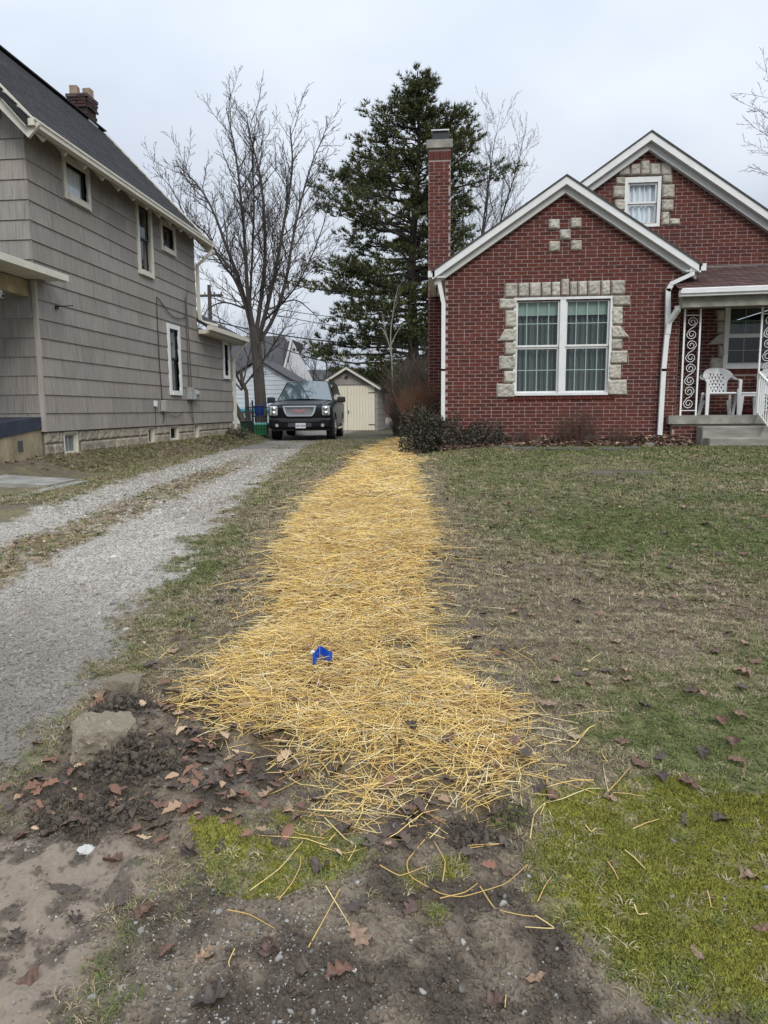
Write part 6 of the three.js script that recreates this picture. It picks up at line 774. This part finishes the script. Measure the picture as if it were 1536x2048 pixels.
  for (let i = 0; i < 3; i++) stuffInst('leaf_litter', bits[i], std({ roughness: .85, side: 2 }), lit.filter((_, k) => k % 3 === i), 'brown leaf litter scattered over beds and lawn', 'leaf litter');
}
// ---------- stones, flag, slab, stump ----------
function boulder(name, label, px, py, s, seed, col, cat = 'rock', rough = .18, sink = .3, ry = 0) { const g = new THREE.IcosahedronGeometry(1, 7), P = g.attributes.position; for (let i = 0; i < P.count; i++) { const v = V(P.getX(i), P.getY(i), P.getZ(i)), m = Math.max(Math.abs(v.x), Math.abs(v.y) * 1.05, Math.abs(v.z)), k = mix(1, 1 / m, .45) * (.66 + .5 * fbm(v.x * 1.5 + seed, v.y * 1.5 + v.z * 1.9 + 5, 3, seed) + rough * (fbm(v.x * 5 + 3, v.y * 5 + v.z * 6, 4, seed) - .3)); v.multiplyScalar(k); P.setXYZ(i, v.x, v.y, v.z); } g.computeVertexNormals(); const p = gnd(px, py); const U = g.attributes.uv; for (let i = 0; i < P.count; i++) U.setXY(i, P.getX(i) * .4 + P.getY(i) * .2, P.getZ(i) * .4 + P.getY(i) * .3); const o = solo(name, g, std({ color: lin(...col), map: grainT, bumpMap: grainB, bumpScale: .03, roughness: .95 }), label, cat); o.scale.set(s[0], s[1], s[2]); o.position.set(p.x, p.y + s[1] * (1 - 2 * sink), p.z); o.rotation.y = ry; return o; }
boulder('rock', 'flat pale tan rock at the edge of the gravel beside the straw', 247, 1382, [.09, .05, .065], 3, [.62, .52, .37]);
boulder('rock', 'large angular tan rock half buried in dark soil', 215, 1515, [.125, .10, .12], 5, [.64, .54, .385], 'rock', .4, .4, .4);
function heap(name, label, cat, px, py, rx, h, rz, n, seed, cols, size) { const R = rng(seed), p = gnd(px, py), t = thing(name, label, cat, [p.x, p.y, p.z]), base = new THREE.IcosahedronGeometry(1, 1).deleteAttribute('uv'), gs = []; const roots = new Geo();
  for (let i = 0; i < n; i++) { const a = R() * 6.283, r = Math.sqrt(R()), x = Math.cos(a) * r * rx, z = Math.sin(a) * r * rz, top = h * (1 - r * r) * (.6 + .7 * vnoise(x * 30, z * 30, seed)), s = size * (.35 + R() * R() * 1.1), g = base.clone(), P = g.attributes.position, c = cols[Math.floor(R() * cols.length)], C = new Float32Array(P.count * 3), v = .7 + .6 * R(); for (let k = 0; k < P.count; k++) { const f = .65 + .6 * vnoise(P.getX(k) * 2 + i, P.getY(k) * 2 + P.getZ(k) * 2.3, seed); P.setXYZ(k, P.getX(k) * f, P.getY(k) * f * .8, P.getZ(k) * f); C[k * 3] = c[0] * v; C[k * 3 + 1] = c[1] * v; C[k * 3 + 2] = c[2] * v; } g.setAttribute('color', new THREE.BufferAttribute(C, 3)); g.computeVertexNormals(); const dy = gy(p.x + x, p.z + z) - p.y; g.applyMatrix4(mtx(V(x, dy + top * (.4 + .6 * R()), z), qEuler(R() * 3, R() * 3, R() * 3), s)); gs.push(g); if (i % 3 === 0) { const q = V(x, dy + top, z), d = V(R() - .5, .1 + R() * .5, R() - .5).multiplyScalar(.06); roots.col = R() < .5 ? [.16, .12, .07] : [.07, .055, .04]; roots.tube([q, q.clone().add(d), q.clone().add(d).add(V((R() - .5) * .05, -.02, (R() - .5) * .05))], [.0012, .0011, .0008], 3); } }
  part('soil', mergeGeometries(gs), std({ vertexColors: true, roughness: .95 }), t); part('roots', roots, M.leafV, t); return t; }
const soilC = [[.062, .05, .038], [.085, .068, .05], [.05, .041, .033]];
heap('soil_heap', 'heap of dark crumbly soil and roots against the large tan rock', 'soil heap', 275, 1555, .20, .075, .13, 650, 8, soilC, .0135); heap('soil_heap', 'low heap of dark soil between the two tan rocks', 'soil heap', 255, 1432, .17, .045, .09, 420, 9, soilC, .013); heap('turf_clod', 'mossy lump of turf beside the bare soil hole', 'turf', 1015, 1640, .08, .04, .06, 200, 11, [[.07, .075, .02], [.10, .105, .025], [.05, .045, .03]], .014); heap('soil_heap', 'small dark soil heap under the straw end', 'soil heap', 940, 1668, .10, .04, .08, 300, 12, soilC, .012); heap('soil_heap', 'dark ridge of soil and leaves along the dug edge', 'soil heap', 190, 1640, .26, .03, .10, 520, 13, soilC, .011);
boulder('rock', 'stacked grey brown stone in the flower bed', 1175, 890, [.17, .15, .12], 14, [.22, .195, .15]); boulder('rock', 'pale rounded stone in the bed beside the bent downspout', 1299, 893, [.085, .05, .06], 15, [.48, .44, .38]); boulder('rock', 'small pale block beside the dark shrub at the straw end', 828, 862, [.10, .07, .09], 16, [.45, .41, .33]);
[[1010, 893, .12], [1050, 896, .2], [1115, 897, .22], [1160, 897, .15], [1220, 897, .2], [1262, 896, .14]].forEach(([x, y, w], i) => boulder('edging_stone', ['small flat grey edging stone beside the low leafy shrub', 'broad flat grey edging stone in front of the low leafy shrub', 'widest flat grey edging stone below the double window', 'small flat edging stone touching the stacked grey brown stone', 'broad flat edging stone between stacked stone and pale rounded stone', 'small flat edging stone next to the pale rounded stone'][i], x, y + 3, [w, .035, .07], 30 + i, [.25, .24, .22], 'edging stone').userData.group = 'bed edging stones');
{ const p = gnd(172, 1704), R = rng(3), g = new THREE.IcosahedronGeometry(.021, 3), P = g.attributes.position; for (let i = 0; i < P.count; i++) { const k = .6 + .9 * fbm(P.getX(i) * 110, P.getY(i) * 110 + P.getZ(i) * 95, 2, 6); P.setXYZ(i, P.getX(i) * k * 1.3, P.getY(i) * k * .55, P.getZ(i) * k); } g.computeVertexNormals(); const o = solo('paper_scrap', g, std({ color: lin(.42, .41, .38) }), 'crumpled white paper scrap on the mud', 'litter'); o.position.copy(p).add(V(0, .015, 0)); }
{ const p = gnd(640, 1346), t = thing('marking_flag', 'small bright blue marking flag standing in the straw', 'flag', [p.x, p.y, p.z], .25); part('staff', geo((g) => g.tube([V(0, -.05, 0), V(0, .125, 0)], .0018, 5)), M.metal, t); const g = new Geo(), N = 12, K = 5; for (let i = 0; i <= N; i++) for (let j = 0; j <= K; j++) { const u = i / N, v = j / K, x = u * .095 - .035, hh = mix(.075, .045, Math.abs(u - .35) * 1.3); g.v(x, .035 + v * hh + (u < .35 ? -.008 * (1 - u / .35) : .012 * (u - .35)), .028 * Math.cos(u * 7) + .01 * v, 0, 0, 1, u, v); } for (let i = 0; i < N; i++) for (let j = 0; j < K; j++) { const a = i * (K + 1) + j, b = a + K + 1; g.i.push(a, b, b + 1, a, b + 1, a + 1); } const G = g.geom(); G.computeVertexNormals(); part('pennant', G, phy({ color: lin(.012, .085, .5), roughness: .4, side: 2 }), t); part('tip', geo((g2) => g2.tube([V(-.04, .09, .026), V(-.03, .1, .03)], .008, 6, true)), std({ color: lin(.7, .68, .62) }), t); }
{ const m = std({ color: lin(.36, .345, .30), map: blotchT, bumpMap: grainB, bumpScale: .004 }), Y = (x, z) => gBase(x, z) + .03; const slab = (name, q, lab) => { const o = part(name, geo((g) => { const b = q.map(([x, z]) => V(x, gBase(x, z) - .1, z)), u = q.map(([x, z]) => V(x, Y(x, z), z)); g.hexa([...b, ...u]); }), m); tag(o, lab, 'path', null, 'structure'); }; slab('side_walk', [[-7.5, -8.45], [-4.95, -8.45], [-4.95, -9.2], [-7.5, -9.2]], 'concrete walk leading to the grey house porch'); slab('side_kerb', [[-4.86, -6.5], [-4.7, -6.5], [-4.7, -9.0], [-4.86, -9.0]], 'narrow concrete kerb beside the gravel drive'); }
{ const t = solo('tree_stump', (() => { const g = new THREE.CylinderGeometry(.22, .44, .05, 36, 3), P = g.attributes.position; for (let i = 0; i < P.count; i++) { const a = Math.atan2(P.getZ(i), P.getX(i)), k = 1 + .18 * Math.sin(a * 3 + 1) + .1 * Math.sin(a * 7); P.setX(i, P.getX(i) * k * 1.25); P.setZ(i, P.getZ(i) * k * .7); } g.computeVertexNormals(); return g; })(), std({ color: lin(.15, .125, .09), map: blotchT, bumpMap: barkT, bumpScale: .03 }), 'low weathered tree stump cut flush with the lawn', 'stump'); t.position.set(stump[0], gy(...stump) - .004, stump[1]); }
renderer.render(scene, camera);
